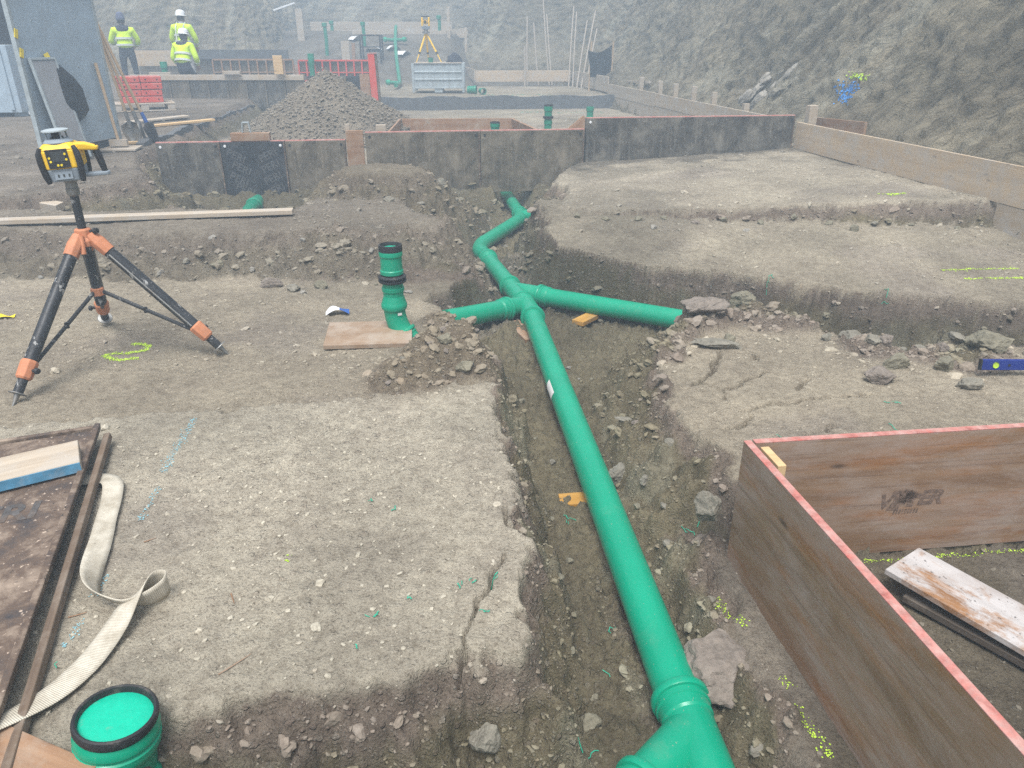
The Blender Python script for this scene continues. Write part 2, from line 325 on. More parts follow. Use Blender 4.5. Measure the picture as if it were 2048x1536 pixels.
MT = dict(
    ground=m_ground(), stone=m_stone(), slope=m_slope(), green=m_green(), green_far=m_green('green_plastic_dull', (0.005, 0.21, 0.125), 0.2),
    cap=m_plain('green_cap_plastic', (0.002, 0.42, 0.27), 0.45, var=0.06, scale=60, bump=0.25, dirt=(0.2, 0.3, 0.22), dirt_amt=0.1),
    rubber=m_plain('black_rubber', (0.018, 0.019, 0.021), 0.6, scale=40, dirt=(0.16, 0.14, 0.12), dirt_amt=0.25),
    sticker=m_plain('white_sticker', (0.7, 0.7, 0.68), 0.6, var=0.05),
    black=m_plain('black_plastic', (0.02, 0.02, 0.022), 0.5, scale=40),
    blackpaint=m_chipped(),
    orange=m_plain('orange_cast_plastic', (0.50, 0.20, 0.10), 0.6, scale=22, dirt=(0.20, 0.12, 0.08), dirt_amt=0.3),
    steel=m_plain('grey_steel', (0.25, 0.25, 0.24), 0.5, 0.7, scale=30, dirt=(0.2, 0.17, 0.14)),
    zinc=m_plain('galvanised_steel', (0.38, 0.43, 0.45), 0.45, 0.25, var=0.2, scale=9, dirt=(0.28, 0.30, 0.29), dirt_amt=0.4),
    sheet=m_plain('blue_grey_sheet', (0.34, 0.42, 0.49), 0.5, 0.0, var=0.12, scale=5, dirt=(0.30, 0.32, 0.33), dirt_amt=0.35),
    sheet2=m_plain('grey_aluminium_sheet', (0.36, 0.37, 0.39), 0.4, 0.2, var=0.15, scale=4, dirt=(0.24, 0.23, 0.23), dirt_amt=0.5),
    yellow=m_plain('yellow_casing', (0.80, 0.50, 0.02), 0.45, var=0.05, scale=30, bump=0.05, dirt=(0.5, 0.36, 0.1), dirt_amt=0.1),
    casegrey=m_plain('grey_casing', (0.22, 0.26, 0.30), 0.5, var=0.06),
    screen=m_plain('dark_screen', (0.045, 0.05, 0.05), 0.2, var=0.05, bump=0),
    glass=m_plain('smoked_lens', (0.12, 0.13, 0.14), 0.12, var=0.05, bump=0, spec=0.6),
    lime=m_plain('lime_spray_paint', (0.40, 0.58, 0.05), 0.85, var=0.3, scale=60), blue_spray=m_plain('blue_spray_paint', (0.22, 0.42, 0.47), 0.85, var=0.2),
    blue_deep=m_plain('deep_blue_spray_paint', (0.05, 0.22, 0.55), 0.85, var=0.2), green_dust=m_plain('green_plastic_swarf', (0.03, 0.34, 0.22), 0.7, var=0.2),
    redwood=m_shutterply(),
    rededge=m_plain('red_sealed_edge', (0.37, 0.11, 0.09), 0.75, var=0.3, scale=45, dirt=(0.50, 0.39, 0.35), dirt_amt=0.9),
    redpaint=m_plain('red_painted_steel', (0.55, 0.075, 0.055), 0.55, var=0.12, scale=8, dirt=(0.38, 0.20, 0.16), dirt_amt=0.4),
    pine=m_wood('fresh_sawn_pine', (0.68, 0.50, 0.28), (0.45, 0.29, 0.14), 30, None, 0),
    plankpale=m_wood('weathered_pale_plank', (0.52, 0.445, 0.35), (0.31, 0.25, 0.185), 26, (0.40, 0.38, 0.35), 0.5),
    yellowply=m_wood('yellow_shutter_board', (0.58, 0.455, 0.31), (0.40, 0.30, 0.20), 18, (0.42, 0.39, 0.35), 0.6),
    orangeply=m_wood('orange_brown_board', (0.36, 0.215, 0.125), (0.20, 0.11, 0.062), 22, (0.34, 0.28, 0.22), 0.45),
    greyrail=m_wood('dark_weathered_rail', (0.20, 0.145, 0.10), (0.09, 0.062, 0.045), 26, (0.24, 0.20, 0.16), 0.4, axis=1),
    tanply=m_wood('tan_shutter_ply', (0.36, 0.255, 0.17), (0.19, 0.125, 0.08), 26, (0.38, 0.33, 0.275), 0.55), beanie=m_plain('blue_grey_knit', (0.09, 0.10, 0.16), 0.95, var=0.2, scale=60),
    greyrail2=m_wood('dark_weathered_board', (0.14, 0.115, 0.09), (0.07, 0.056, 0.045), 26, (0.2, 0.17, 0.14), 0.3),
    wedge=m_wood('amber_wood', (0.52, 0.30, 0.075), (0.34, 0.17, 0.03), 30, (0.16, 0.13, 0.1), 0.35),
    greyboard=m_wood('grey_edge_board', (0.51, 0.42, 0.31), (0.33, 0.26, 0.185), 14, (0.42, 0.41, 0.39), 0.6),
    rustboard=m_rustboard(),
    panel_dark=m_panel('dark_shutter_skin', (0.026, 0.025, 0.023), (0.075, 0.068, 0.058), (0.19, 0.175, 0.145)),
    panel_mid=m_panel('stained_shutter_skin', (0.040, 0.034, 0.025), (0.118, 0.098, 0.070), (0.225, 0.192, 0.145)),
    panel_black=m_panel('black_film_faced_ply', (0.012, 0.014, 0.018), (0.024, 0.026, 0.03), (0.06, 0.06, 0.062), False),
    panel_rust=m_panel('rusty_shutter_skin', (0.030, 0.030, 0.034), (0.105, 0.072, 0.052), (0.30, 0.235, 0.18), False, 6.0),
    concrete=m_plain('grey_blinding_concrete', (0.105, 0.108, 0.112), 0.9, var=0.18, scale=7, bump=0.4),
    print_faint=m_plain('faint_print', (0.075, 0.07, 0.068), 0.8, var=0.5, scale=25, dirt=(0.16, 0.10, 0.06), dirt_amt=0.5), print_=m_plain('faded_print', (0.085, 0.086, 0.088), 0.8, var=0.3, scale=40), print_dark=m_plain('dark_print', (0.145, 0.100, 0.076), 0.8, var=0.5, scale=60),
    webbing=None, blueside=m_plain('blue_painted_edge', (0.08, 0.24, 0.38), 0.7, var=0.25, scale=20, dirt=(0.35, 0.34, 0.32), dirt_amt=0.4),
    level=m_plain('blue_anodised', (0.012, 0.03, 0.20), 0.4, 0.1, var=0.1, dirt=(0.25, 0.24, 0.25), dirt_amt=0.15),
    hivis=m_plain('hi_vis_yellow', (0.60, 0.85, 0.02), 0.8, var=0.12, scale=12, bump=0.3), reflect=m_plain('reflective_tape', (0.55, 0.58, 0.55), 0.4, var=0.1),
    navy=m_plain('dark_navy_cloth', (0.030, 0.033, 0.045), 0.9, var=0.2), greycloth=m_plain('pale_grey_cloth', (0.36, 0.36, 0.37), 0.9, var=0.2),
    skin=m_plain('skin', (0.42, 0.24, 0.17), 0.6, var=0.06), helmet=m_plain('white_helmet', (0.75, 0.76, 0.76), 0.35, var=0.04), hair=m_plain('dark_hair', (0.02, 0.017, 0.014), 0.8),
    tarp=m_plain('black_tarpaulin', (0.012, 0.013, 0.016), 0.6, var=0.2, scale=6), white=m_plain('white_sheet', (0.72, 0.73, 0.74), 0.7, var=0.06),
    tagyellow=m_plain('yellow_tape', (0.75, 0.58, 0.02), 0.6), paintedshade=m_plain('painted_shade', (0.03, 0.032, 0.036), 0.9),
    rock_olive=m_rock('olive_marl_rock', (0.185, 0.170, 0.125)), rock_grey=m_rock('grey_marl_rock', (0.20, 0.185, 0.150)), rock_red=m_rock('purplish_conglomerate', (0.205, 0.175, 0.148), 30), rock_outcrop=m_rock('outcrop_rock', (0.27, 0.25, 0.215)), rock_pale=m_rock('pale_grey_rock', (0.25, 0.235, 0.205)),
    woodpole=m_wood('wooden_handle', (0.50, 0.38, 0.25), (0.34, 0.24, 0.15), 40, None, 0, axis=2, knots=False),
    palepole=m_wood('grey_pole', (0.40, 0.35, 0.29), (0.27, 0.23, 0.19), 40, None, 0, axis=2, knots=False), blue=m_plain('blue_plastic', (0.03, 0.10, 0.35), 0.5),
)
def m_web():
    b = NB('cream_webbing', 0.9, 0, 0.15); u = b.tc.outputs['UV']
    w = b.n('ShaderNodeTexWave'); w.wave_type = 'BANDS'; w.bands_direction = 'X'; w.inputs['Scale'].default_value = 1.0; w.inputs['Distortion'].default_value = 1.2; w.inputs['Detail'].default_value = 2
    mp = b.n('ShaderNodeMapping'); mp.inputs['Scale'].default_value = (60, 3, 1); b.l(u, mp.inputs[0]); b.l(mp.outputs[0], w.inputs[0])
    n = b.noise(14, det=8, rough=0.7); c = b.ramp(n, [(0.3, (0.36, 0.32, 0.25)), (0.6, (0.60, 0.56, 0.47))])
    c = b.mix(b.ramp(w.outputs['Fac'], [(0.1, 0.38), (0.5, 0.0)]), c, (0.25, 0.21, 0.15))
    sp = b.ramp(b.noise(26, det=6, rough=0.75), [(0.68, 0.0), (0.72, 0.85)]); c = b.mix(sp, c, (0.09, 0.07, 0.05))
    b.col(c); b.bump(w.outputs['Fac'], 0.7, 0.002); return b.m
MT['webbing'] = m_web()
# ------------------------------------------------------------------ terrain
def steps(segs):
    """list of (start, end, spacing) -> sorted coordinates"""
    out = []
    for a, b, d in segs:
        n = max(1, int(round((b - a) / d))); out.append(np.linspace(a, b, n, endpoint=False))
    out.append(np.array([segs[-1][1]])); return np.concatenate(out)
XS = steps([(-30, -14, 0.5), (-14, -8, 0.14), (-8, -4.6, 0.06), (-4.6, -2.6, 0.03), (-2.6, -1.2, 0.016), (-1.2, -0.18, 0.0115), (-0.18, 0.04, 0.005), (0.04, 0.92, 0.0105), (0.92, 1.6, 0.0068), (1.6, 1.9, 0.0115), (1.9, 2.9, 0.018), (2.9, 4.8, 0.03), (4.8, 8, 0.15), (8, 16, 0.5)])
YS = steps([(-8, 0.9, 0.3), (0.9, 1.2, 0.02), (1.2, 2.9, 0.0105), (2.9, 3.7, 0.0085), (3.7, 6.8, 0.0155), (6.8, 10, 0.028), (10, 20, 0.075), (20, 30, 0.2), (30, 44, 0.5)])
PLATEAUS = [  # polygon, height function, outside slope, jaggedness, kind
    ('front', [(-9, -8), (-0.98, -8), (-0.96, 1.32), (-0.74, 1.45), (-0.55, 1.475), (-0.31, 1.505), (-0.13, 1.565), (0.035, 1.585), (0.03, 1.84), (0.02, 2.09), (-0.03, 2.4), (-0.05, 2.79), (-0.085, 3.02), (-0.10, 3.40), (-0.42, 3.37), (-0.7, 3.24), (-1.1, 3.15), (-1.47, 3.11), (-2.32, 2.96), (-9, 2.9)], lambda x, y: 0.03 + 0 * x, 1.75, 0.042, 'crust'),
    ('tripod', [(-12, 2.5), (-0.12, 2.9), (-0.13, 3.5), (-0.19, 3.95), (-0.40, 4.45), (-0.52, 4.72), (-0.60, 4.86), (-0.56, 4.98), (-0.42, 5.14), (-0.30, 5.36), (-0.32, 5.6), (-0.45, 6.0), (-0.62, 6.8), (-0.8, 7.1), (-12, 7.0)], lambda x, y: 0 * x, 1.7, 0.035, 'pale'),
    ('bank', [(-12, 5.86), (-2.74, 5.78), (-1.6, 5.80), (-0.98, 5.72), (-0.72, 5.9), (-0.64, 6.2), (-0.9, 6.45), (-1.9, 6.55), (-12, 6.5)], lambda x, y: 0.265 + 0.01 * x * 0, 0.58, 0.05, 'bank'),
    ('bank2', [(-2.1, 6.4), (-0.95, 6.3), (-0.78, 6.45), (-1.15, 7.4), (-1.9, 7.4)], lambda x, y: 0.2 + 0 * x, 0.95, 0.06, 'bank'),
    ('trench2', [(-9, 6.2), (-2.0, 6.4), (-1.8, 9.4), (-9, 9.4)], lambda x, y: -0.22 + 0 * x, 0.8, 0.05, 'dark'),
    ('yard', [(-40, 6.6), (-4.55, 6.7), (-4.24, 6.95), (-3.98, 7.3), (-3.82, 7.8), (-4.25, 8.6), (-4.5, 9.2), (-4.75, 11), (-5.3, 15.8), (-5.6, 24), (-40, 26)], lambda x, y: 0.355 + 0.025 * np.clip(y - 7, 0, 10), 1.05, 0.05, 'yard'),
    ('mound2', [(-1.80, 8.02), (-1.45, 8.35), (-1.06, 8.25), (-0.95, 7.85), (-1.12, 7.66), (-1.6, 7.6)], lambda x, y: 0.40 + 0 * x, 0.86, 0.08, 'mound'),
    ('slab', [(0.92, 9.8), (0.6, 8.9), (0.48, 8.4), (0.64, 7.9), (0.58, 7.48), (0.44, 6.97), (0.79, 6.73), (2.05, 6.55), (3.5, 6.55), (4.9, 6.4), (4.4, 10.8), (0.92, 10.6)], lambda x, y: 0.235 + 0.045 * (x - 0.95), 1.25, 0.05, 'crust2'),
    ('terrace', [(0.34, 6.9), (0.30, 5.98), (0.42, 5.66), (0.85, 5.54), (1.3, 5.42), (1.77, 5.28), (2.25, 5.08), (2.65, 4.95), (3.4, 4.82), (4.2, 4.76), (7, 4.7), (7, 7.2), (0.3, 7.4)], lambda x, y: 0.045 + 0.105 * np.clip(y - 5.2, -0.5, 1.4), 1.9, 0.06, 'pale2'),
    ('rpad', [(0.93, 4.09), (1.12, 4.40), (1.52, 4.52), (1.77, 4.42), (1.92, 4.16), (2.1, 4.02), (2.98, 3.95), (9, 3.9), (9, 2.62), (1.0, 2.50), (0.93, 2.62), (0.92, 2.79), (0.86, 2.97), (0.80, 3.28), (0.82, 3.52)], lambda x, y: 0 * x, 1.0, 0.05, 'pale'),
    ('boxfloor', [(0.74, 2.4), (0.80, 1.6), (0.9, -8), (9, -8), (9, 2.4)], lambda x, y: -0.175 + 0 * x, 0.45, 0.03, 'soil'),
    ('stand', [(-3, -8), (3, -8), (3, 0.55), (-3, 0.55)], lambda x, y: 0 * x, 1.4, 0.03, 'pale'),
    ('pit', [(-5.6, 9.0), (-1, 9.55), (0.9, 9.85), (3.5, 10.2), (2.6, 18.6), (-6, 18.2)], lambda x, y: 0.19 + 0 * x, 0.9, 0.02, 'pale2'),
    ('ledge', [(-3.25, 17.95), (2.62, 18.72), (6, 19), (4, 44), (-40, 44), (-40, 19.5), (-5.9, 18.8), (-3.6, 18.6)], lambda x, y: 0.46 + np.clip((y - 22.6) * 0.30, 0, 1.5) * sstep(-0.8, -2.2, x) * sstep(-9.5, -7.5, x), 12.0, 0.005, 'pale2'),
    ('verge', [(4.05, 10), (3.05, 17), (2.4, 22.5), (2.3, 26), (14, 26), (14, 2), (5.2, 2), (4.6, 6.2)], lambda x, y: 0.42 + 0 * x, 1.2, 0.05, 'soil'),
]
BUMPS = [(-0.43, 3.74, .17, .16), (-0.30, 4.10, .14, .15), (-0.21, 3.64, .13, .12), (-0.52, 3.48, .17, .08), (-0.42, 4.42, .11, .07),
         (1.14, 4.33, .13, .10), (1.5, 4.5, .18, .09), (1.76, 4.38, .14, .07), (2.1, 3.98, .15, .06), (2.55, 3.84, .2, .05), (0.98, 4.15, .1, .06), (0.86, 3.9, .1, .05),
         (-1.35, 5.55, .25, .05), (-0.75, 5.45, .2, .09), (-0.45, 5.45, .15, .06), (0.80, 2.72, .10, .06), (0.66, 2.32, .12, .07), (0.57, 3.2, .10, .08), (0.66, 2.62, .09, .08), (0.62, 2.92, .10, .08), (0.68, 3.45, .10, .08), (0.60, 3.75, .11, .07), (0.66, 4.02, .12, .07), (0.68, 2.05, .09, .06), (0.72, 1.55, .08, .05), (0.06, 2.25, .05, .03), (0.05, 2.8, .05, .04), (-0.02, 3.3, .06, .05)]
CRACKS = [([(-0.035, 2.03), (-0.06, 1.94), (-0.075, 1.86), (-0.10, 1.80), (-0.115, 1.72), (-0.125, 1.66), (-0.13, 1.60), (-0.145, 1.54)], .0034, .07),
          ([(0.02, 2.16), (-0.01, 2.19), (-0.04, 2.30)], .005, .06),
          ([(1.19, 3.93), (1.13, 3.78), (1.08, 3.66), (0.99, 3.52), (0.93, 3.45)], .008, .09), ([(0.99, 3.49), (1.08, 3.41), (1.16, 3.44), (1.24, 3.55), (1.38, 3.63)], .006, .08),
          ([(1.08, 3.41), (1.06, 3.30)], .0055, .06), ([(1.11, 3.16), (1.19, 3.22), (1.36, 3.25), (1.58, 3.31), (1.8, 3.33)], .006, .08), ([(0.97, 2.97), (1.08, 3.04), (1.13, 3.12)], .006, .07),
          ([(1.45, 3.38), (1.5, 3.48), (1.55, 3.52)], .0055, .06), ([(1.3, 2.92), (1.42, 2.95), (1.5, 3.02)], .0055, .06), ([(1.3, 3.98), (1.38, 3.9), (1.36, 3.8)], .0055, .06)]
def terrain(X, Y):
    """height, index of the winning plateau, depth below its top"""
    n_edge = fbm(X, Y, 0.35, 4, 3); n_fine = fbm(X, Y, 0.07, 3, 11)
    Z = -0.345 + 0.02 * fbm(X, Y, 0.4, 4, 21) - 0.12 * sstep(1.15, 1.6, X) * sstep(3.9, 4.3, Y) * sstep(5.6, 5.2, Y); W = np.full(X.shape, -1); D = np.zeros(X.shape); SD = np.full(X.shape, 9.0)
    for i, (nm, poly, hf, sl, jag, kind) in enumerate(PLATEAUS):
        xs = [p[0] for p in poly]; ys = [p[1] for p in poly]; mg = 1.6
        sel = (X > min(xs) - mg) & (X < max(xs) + mg) & (Y > min(ys) - mg) & (Y < max(ys) + mg)
        if not sel.any(): continue
        x, y = X[sel], Y[sel]
        d = sdf(x, y, poly) + jag * (0.65 * n_edge[sel] + 0.85 * n_fine[sel])
        top = hf(x, y); dd = np.maximum(d, 0)
        drop = sl * np.where(dd < 0.02, dd * dd * 22 + dd * 0.3, dd - 0.0052)      # slightly rounded lip
        z = top - drop
        if sl < 5: z = top - np.maximum(drop + sl * 0.045 * fbm(x + 0.4 * y, z * 1.3 + 0.3 * y, 0.16, 3, 200 + i) * sstep(0.02, 0.10, dd), 0)
        zs = Z[sel]; win = z > zs
        Z[sel] = np.where(win, z, zs); W[sel] = np.where(win, i, W[sel]); D[sel] = np.where(win, top - z, D[sel]); SD[sel] = np.where(win, d, SD[sel])
    # the pipe trench itself is dug clear along the run
    tr_ = dline(X, Y, [(0.6, 1.2), (0.533, 1.6), (0.135, 5.40), (-0.03, 6.0), (-0.255, 6.98), (-0.36, 7.22), (0.12, 8.66), (-0.06, 9.95)]); br_ = np.minimum(dline(X, Y, [(0.11, 5.5), (-0.25, 5.13)]), dline(X, Y, [(0.02, 5.86), (1.12, 5.12)]))
    lim = -0.345 + np.minimum(2.0 * np.maximum(tr_ - 0.13, 0), 4.5 * np.maximum(br_ - 0.12, 0)) + 0.25 * np.maximum(n_edge, 0) * np.minimum(tr_, 0.3); cut_ = (lim < Z) & (Y < 10.3); D = np.where(cut_, np.maximum(D, 0.1 + Z - lim), D); Z = np.where(cut_, lim, Z)
    lim2 = -0.185; inbox = (X > 0.835 + 0.151 * (2.25 - Y)) & (Y < 2.25 + 0.12 * (X - 0.81)) & (Y > -4); Z = np.where(inbox, np.minimum(Z, lim2), Z)
    for bx, by, br, bh in BUMPS:
        q = np.exp(-(((X - bx) ** 2 + (Y - by) ** 2) / (br * br))); Z = Z + bh * q; D = D + 0.16 * q
    return Z, W, D, SD
def detail(X, Y, W, D, SD):
    flat = sstep(0.012, 0.05, D)                                # 0 on the trodden tops, 1 on cut faces and floors
    flat = np.where(W < 0, 0.8, flat)
    near = sstep(16, 9, Y)
    d1, r1 = worley(X, Y, 0.16, 2); d2, r2 = worley(X, Y, 0.055, 8); d3, r3 = worley(X, Y, 0.026, 14)
    clod = 0.14 * np.clip(0.50 - d1, 0, 1) * (r1 > 0.62) * r1 + 0.085 * np.clip(0.58 - d2, 0, 1) * (r2 > 0.35) * r2 + 0.036 * np.clip(0.6 - d3, 0, 1) * (r3 > .2) * r3
    rough = 0.055 * fbm(X, Y, 0.30, 6, 31, 0.62) + clod - 0.012
    smooth = 0.011 * fbm(X, Y, 0.9, 4, 41) + 0.0065 * fbm(X, Y, 0.07, 4, 51, 0.7) + 0.008 * np.clip(0.5 - d3, 0, 1) * (r3 > 0.55)
    sl_ = np.array([p[3] for p in PLATEAUS] + [0.3])[W]; rough = rough * 1.35 / np.sqrt(1 + sl_ * sl_)
    return (smooth * (1 - flat) + rough * flat) * (0.35 + 0.65 * near) - 0.006 * flat
XX, YY = np.meshgrid(XS, YS)
ZZ, WW, DD, SS = terrain(XX, YY)
ZZ = ZZ + detail(XX, YY, WW, DD, SS)
for pts, w, dep in CRACKS:
    q = (XX > min(p[0] for p in pts) - .1) & (XX < max(p[0] for p in pts) + .1) & (YY > min(p[1] for p in pts) - .1) & (YY < max(p[1] for p in pts) + .1)
    x, y = XX[q], YY[q]; jx = 0.012 * fbm(x, y, 0.05, 2, 61); jy = 0.012 * fbm(x, y, 0.05, 2, 67)
    d = dline(x + jx, y + jy, pts) * (1 + 0.5 * fbm(x, y, 0.1, 2, 71)); ZZ[q] -= dep * np.exp(-(d / w) ** 2)
def gz(x, y):
    """ground height under a point (bilinear)"""
    i = int(np.clip(np.searchsorted(XS, x) - 1, 0, len(XS) - 2)); j = int(np.clip(np.searchsorted(YS, y) - 1, 0, len(YS) - 2))
    u = (x - XS[i]) / (XS[i + 1] - XS[i]); v = (y - YS[j]) / (YS[j + 1] - YS[j])
    return float((ZZ[j, i] * (1 - u) + ZZ[j, i + 1] * u) * (1 - v) + (ZZ[j + 1, i] * (1 - u) + ZZ[j + 1, i + 1] * u) * v)
def gmax(x, y, r):
    i0, i1 = np.searchsorted(XS, [x - r, x + r]); j0, j1 = np.searchsorted(YS, [y - r, y + r])
    return float(ZZ[j0:j1 + 1, i0:i1 + 1].max())
def soil_colours():
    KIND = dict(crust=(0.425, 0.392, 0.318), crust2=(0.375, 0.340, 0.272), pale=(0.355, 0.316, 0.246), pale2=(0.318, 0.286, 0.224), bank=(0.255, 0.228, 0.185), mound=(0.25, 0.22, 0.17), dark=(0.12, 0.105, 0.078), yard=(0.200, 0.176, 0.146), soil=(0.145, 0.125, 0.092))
    top = np.zeros(XX.shape + (3,)); top[:] = (0.125, 0.106, 0.076)
    for i, p in enumerate(PLATEAUS): top[WW == i] = KIND[p[5]]
    olive = np.array((0.160, 0.140, 0.092)); purple = np.array((0.205, 0.170, 0.138)); clay = np.array((0.205, 0.190, 0.136)); pinkish = np.array((0.270, 0.240, 0.205))
    nz = fbm(XX, YY, 0.5, 4, 81); nz2 = fbm(XX, YY, 0.22, 4, 91)
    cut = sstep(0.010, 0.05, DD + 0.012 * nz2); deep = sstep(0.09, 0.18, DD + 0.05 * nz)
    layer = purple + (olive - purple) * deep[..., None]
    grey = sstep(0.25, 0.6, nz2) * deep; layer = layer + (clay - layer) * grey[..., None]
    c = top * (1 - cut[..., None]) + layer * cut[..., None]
    mottle = sstep(0.1, 0.8, fbm(XX, YY, 0.7, 5, 101)) * (1 - cut); c = c + (pinkish - c) * (0.55 * mottle)[..., None]
    c *= (1 + 0.16 * nz + 0.14 * fbm(XX, YY, 2.2, 4, 121))[..., None]
    for kk in ('bank', 'mound'):                                  # banked spoil keeps its gravel colour all the way down
        for i, p in enumerate(PLATEAUS):
            if p[5] == kk:
                s_ = WW == i; tgt = np.array((0.205, 0.180, 0.145)) if kk == 'bank' else np.array((0.190, 0.162, 0.118)); c[s_] = c[s_] * 0.35 + tgt * 0.65
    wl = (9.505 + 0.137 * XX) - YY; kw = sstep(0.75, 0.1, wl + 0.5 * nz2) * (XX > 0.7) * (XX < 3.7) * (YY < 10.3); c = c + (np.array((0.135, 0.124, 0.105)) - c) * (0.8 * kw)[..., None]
    dp_ = sstep(0.15, 0.75, fbm(XX, YY, 1.1, 5, 131)) * (1 - cut); c *= (1 - 0.26 * dp_)[..., None]
    tf = (np.isin(WW, [i for i, p in enumerate(PLATEAUS) if p[0] == 'terrace']) & (DD > 0.05)); c[tf] *= 0.72  # terrace cut face darkened in colour to deepen the trench shade
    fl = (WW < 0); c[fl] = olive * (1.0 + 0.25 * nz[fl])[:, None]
    g = 0.35 + 0.65 * cut; g = np.where(WW < 0, 0.45, g)
    g *= np.clip(0.75 + 0.9 * fbm(XX, YY, 0.8, 3, 111), 0.15, 1.3)
    # the gravelly half of the front pad
    fg = np.exp(-((XX + 1.0) ** 2 / 0.9 + (YY - 2.5) ** 2 / 0.35)); g = np.clip(g + 0.6 * fg, 0, 1)
    far_ = sstep(22.2, 23.4, YY)[..., None]; c = c * (1 - far_) + far_ * np.array((0.150, 0.138, 0.116)) * (1 + 0.3 * nz[..., None])
    for bx, by, br, bh in BUMPS[:5]:
        q = np.clip(1.4 * np.exp(-(((XX - bx) ** 2 + (YY - by) ** 2) / (br * br * 1.6))), 0, 1)[..., None]; c = c * (1 - q) + q * np.array((0.205, 0.172, 0.124))
    return np.clip(c, 0.02, 0.6), g
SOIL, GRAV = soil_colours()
def grid_mesh(name, P, colour, grav=None):
    nj, ni = P.shape[:2]; me = bpy.data.meshes.new(name); nv = ni * nj
    me.vertices.add(nv); me.vertices.foreach_set('co', P.reshape(-1).astype(np.float32))
    i, j = np.meshgrid(np.arange(ni - 1), np.arange(nj - 1)); a = (j * ni + i).ravel()
    q = np.stack([a, a + 1, a + ni + 1, a + ni], 1).ravel().astype(np.int32); nf = len(a)
    me.loops.add(nf * 4); me.loops.foreach_set('vertex_index', q); me.polygons.add(nf)
    me.polygons.foreach_set('loop_start', (np.arange(nf) * 4).astype(np.int32)); me.polygons.foreach_set('loop_total', np.full(nf, 4, np.int32))
    me.polygons.foreach_set('use_smooth', np.ones(nf, bool)); me.update(calc_edges=True)
    at = me.color_attributes.new('soil', 'FLOAT_COLOR', 'POINT'); rgba = np.ones((nv, 4), np.float32); rgba[:, :3] = colour.reshape(-1, 3); at.data.foreach_set('color', rgba.ravel())
    if grav is not None:
        ag = me.attributes.new('gravel', 'FLOAT', 'POINT'); ag.data.foreach_set('value', grav.reshape(-1).astype(np.float32))
    return me
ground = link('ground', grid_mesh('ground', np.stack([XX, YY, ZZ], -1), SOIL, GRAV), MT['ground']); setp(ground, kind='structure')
# excavation slope: a sheet swept along the toe of the pit, up 6 m and then out over the land above
def toe_curve():
    pts = [(6.6, -9), (5.6, -1), (5.05, 3), (4.55, 6.5), (4.05, 10.5), (3.5, 14), (2.95, 18), (2.35, 22), (1.6, 24.6), (0.1, 25.8), (-1.3, 27.0), (-1.9, 29), (-1.9, 31.5), (-3.0, 33.2), (-5.5, 33.6), (-7.4, 33), (-8.1, 30.5), (-7.3, 27.6), (-7.6, 25), (-9.5, 23.2), (-12, 22.5), (-15.5, 21.0), (-17.5, 18), (-18, 12), (-18, 4), (-18, -9)]
    out = []; P = [Vector((x, y, 0)) for x, y in pts]
    for k in range(len(P) - 1):
        p0, p1, p2, p3 = P[max(k - 1, 0)], P[k], P[k + 1], P[min(k + 2, len(P) - 1)]
        L = (p2 - p1).length; near = 0.034 if -1 < p1.y < 22 and p1.x > 2 else 0.11
        n = max(2, int(L / near))
        for i in range(n):
            t = i / n; out.append(0.5 * ((2 * p1) + (p2 - p0) * t + (2 * p0 - 5 * p1 + 4 * p2 - p3) * t * t + (3 * p1 - p0 - 3 * p2 + p3) * t ** 3))
    return out
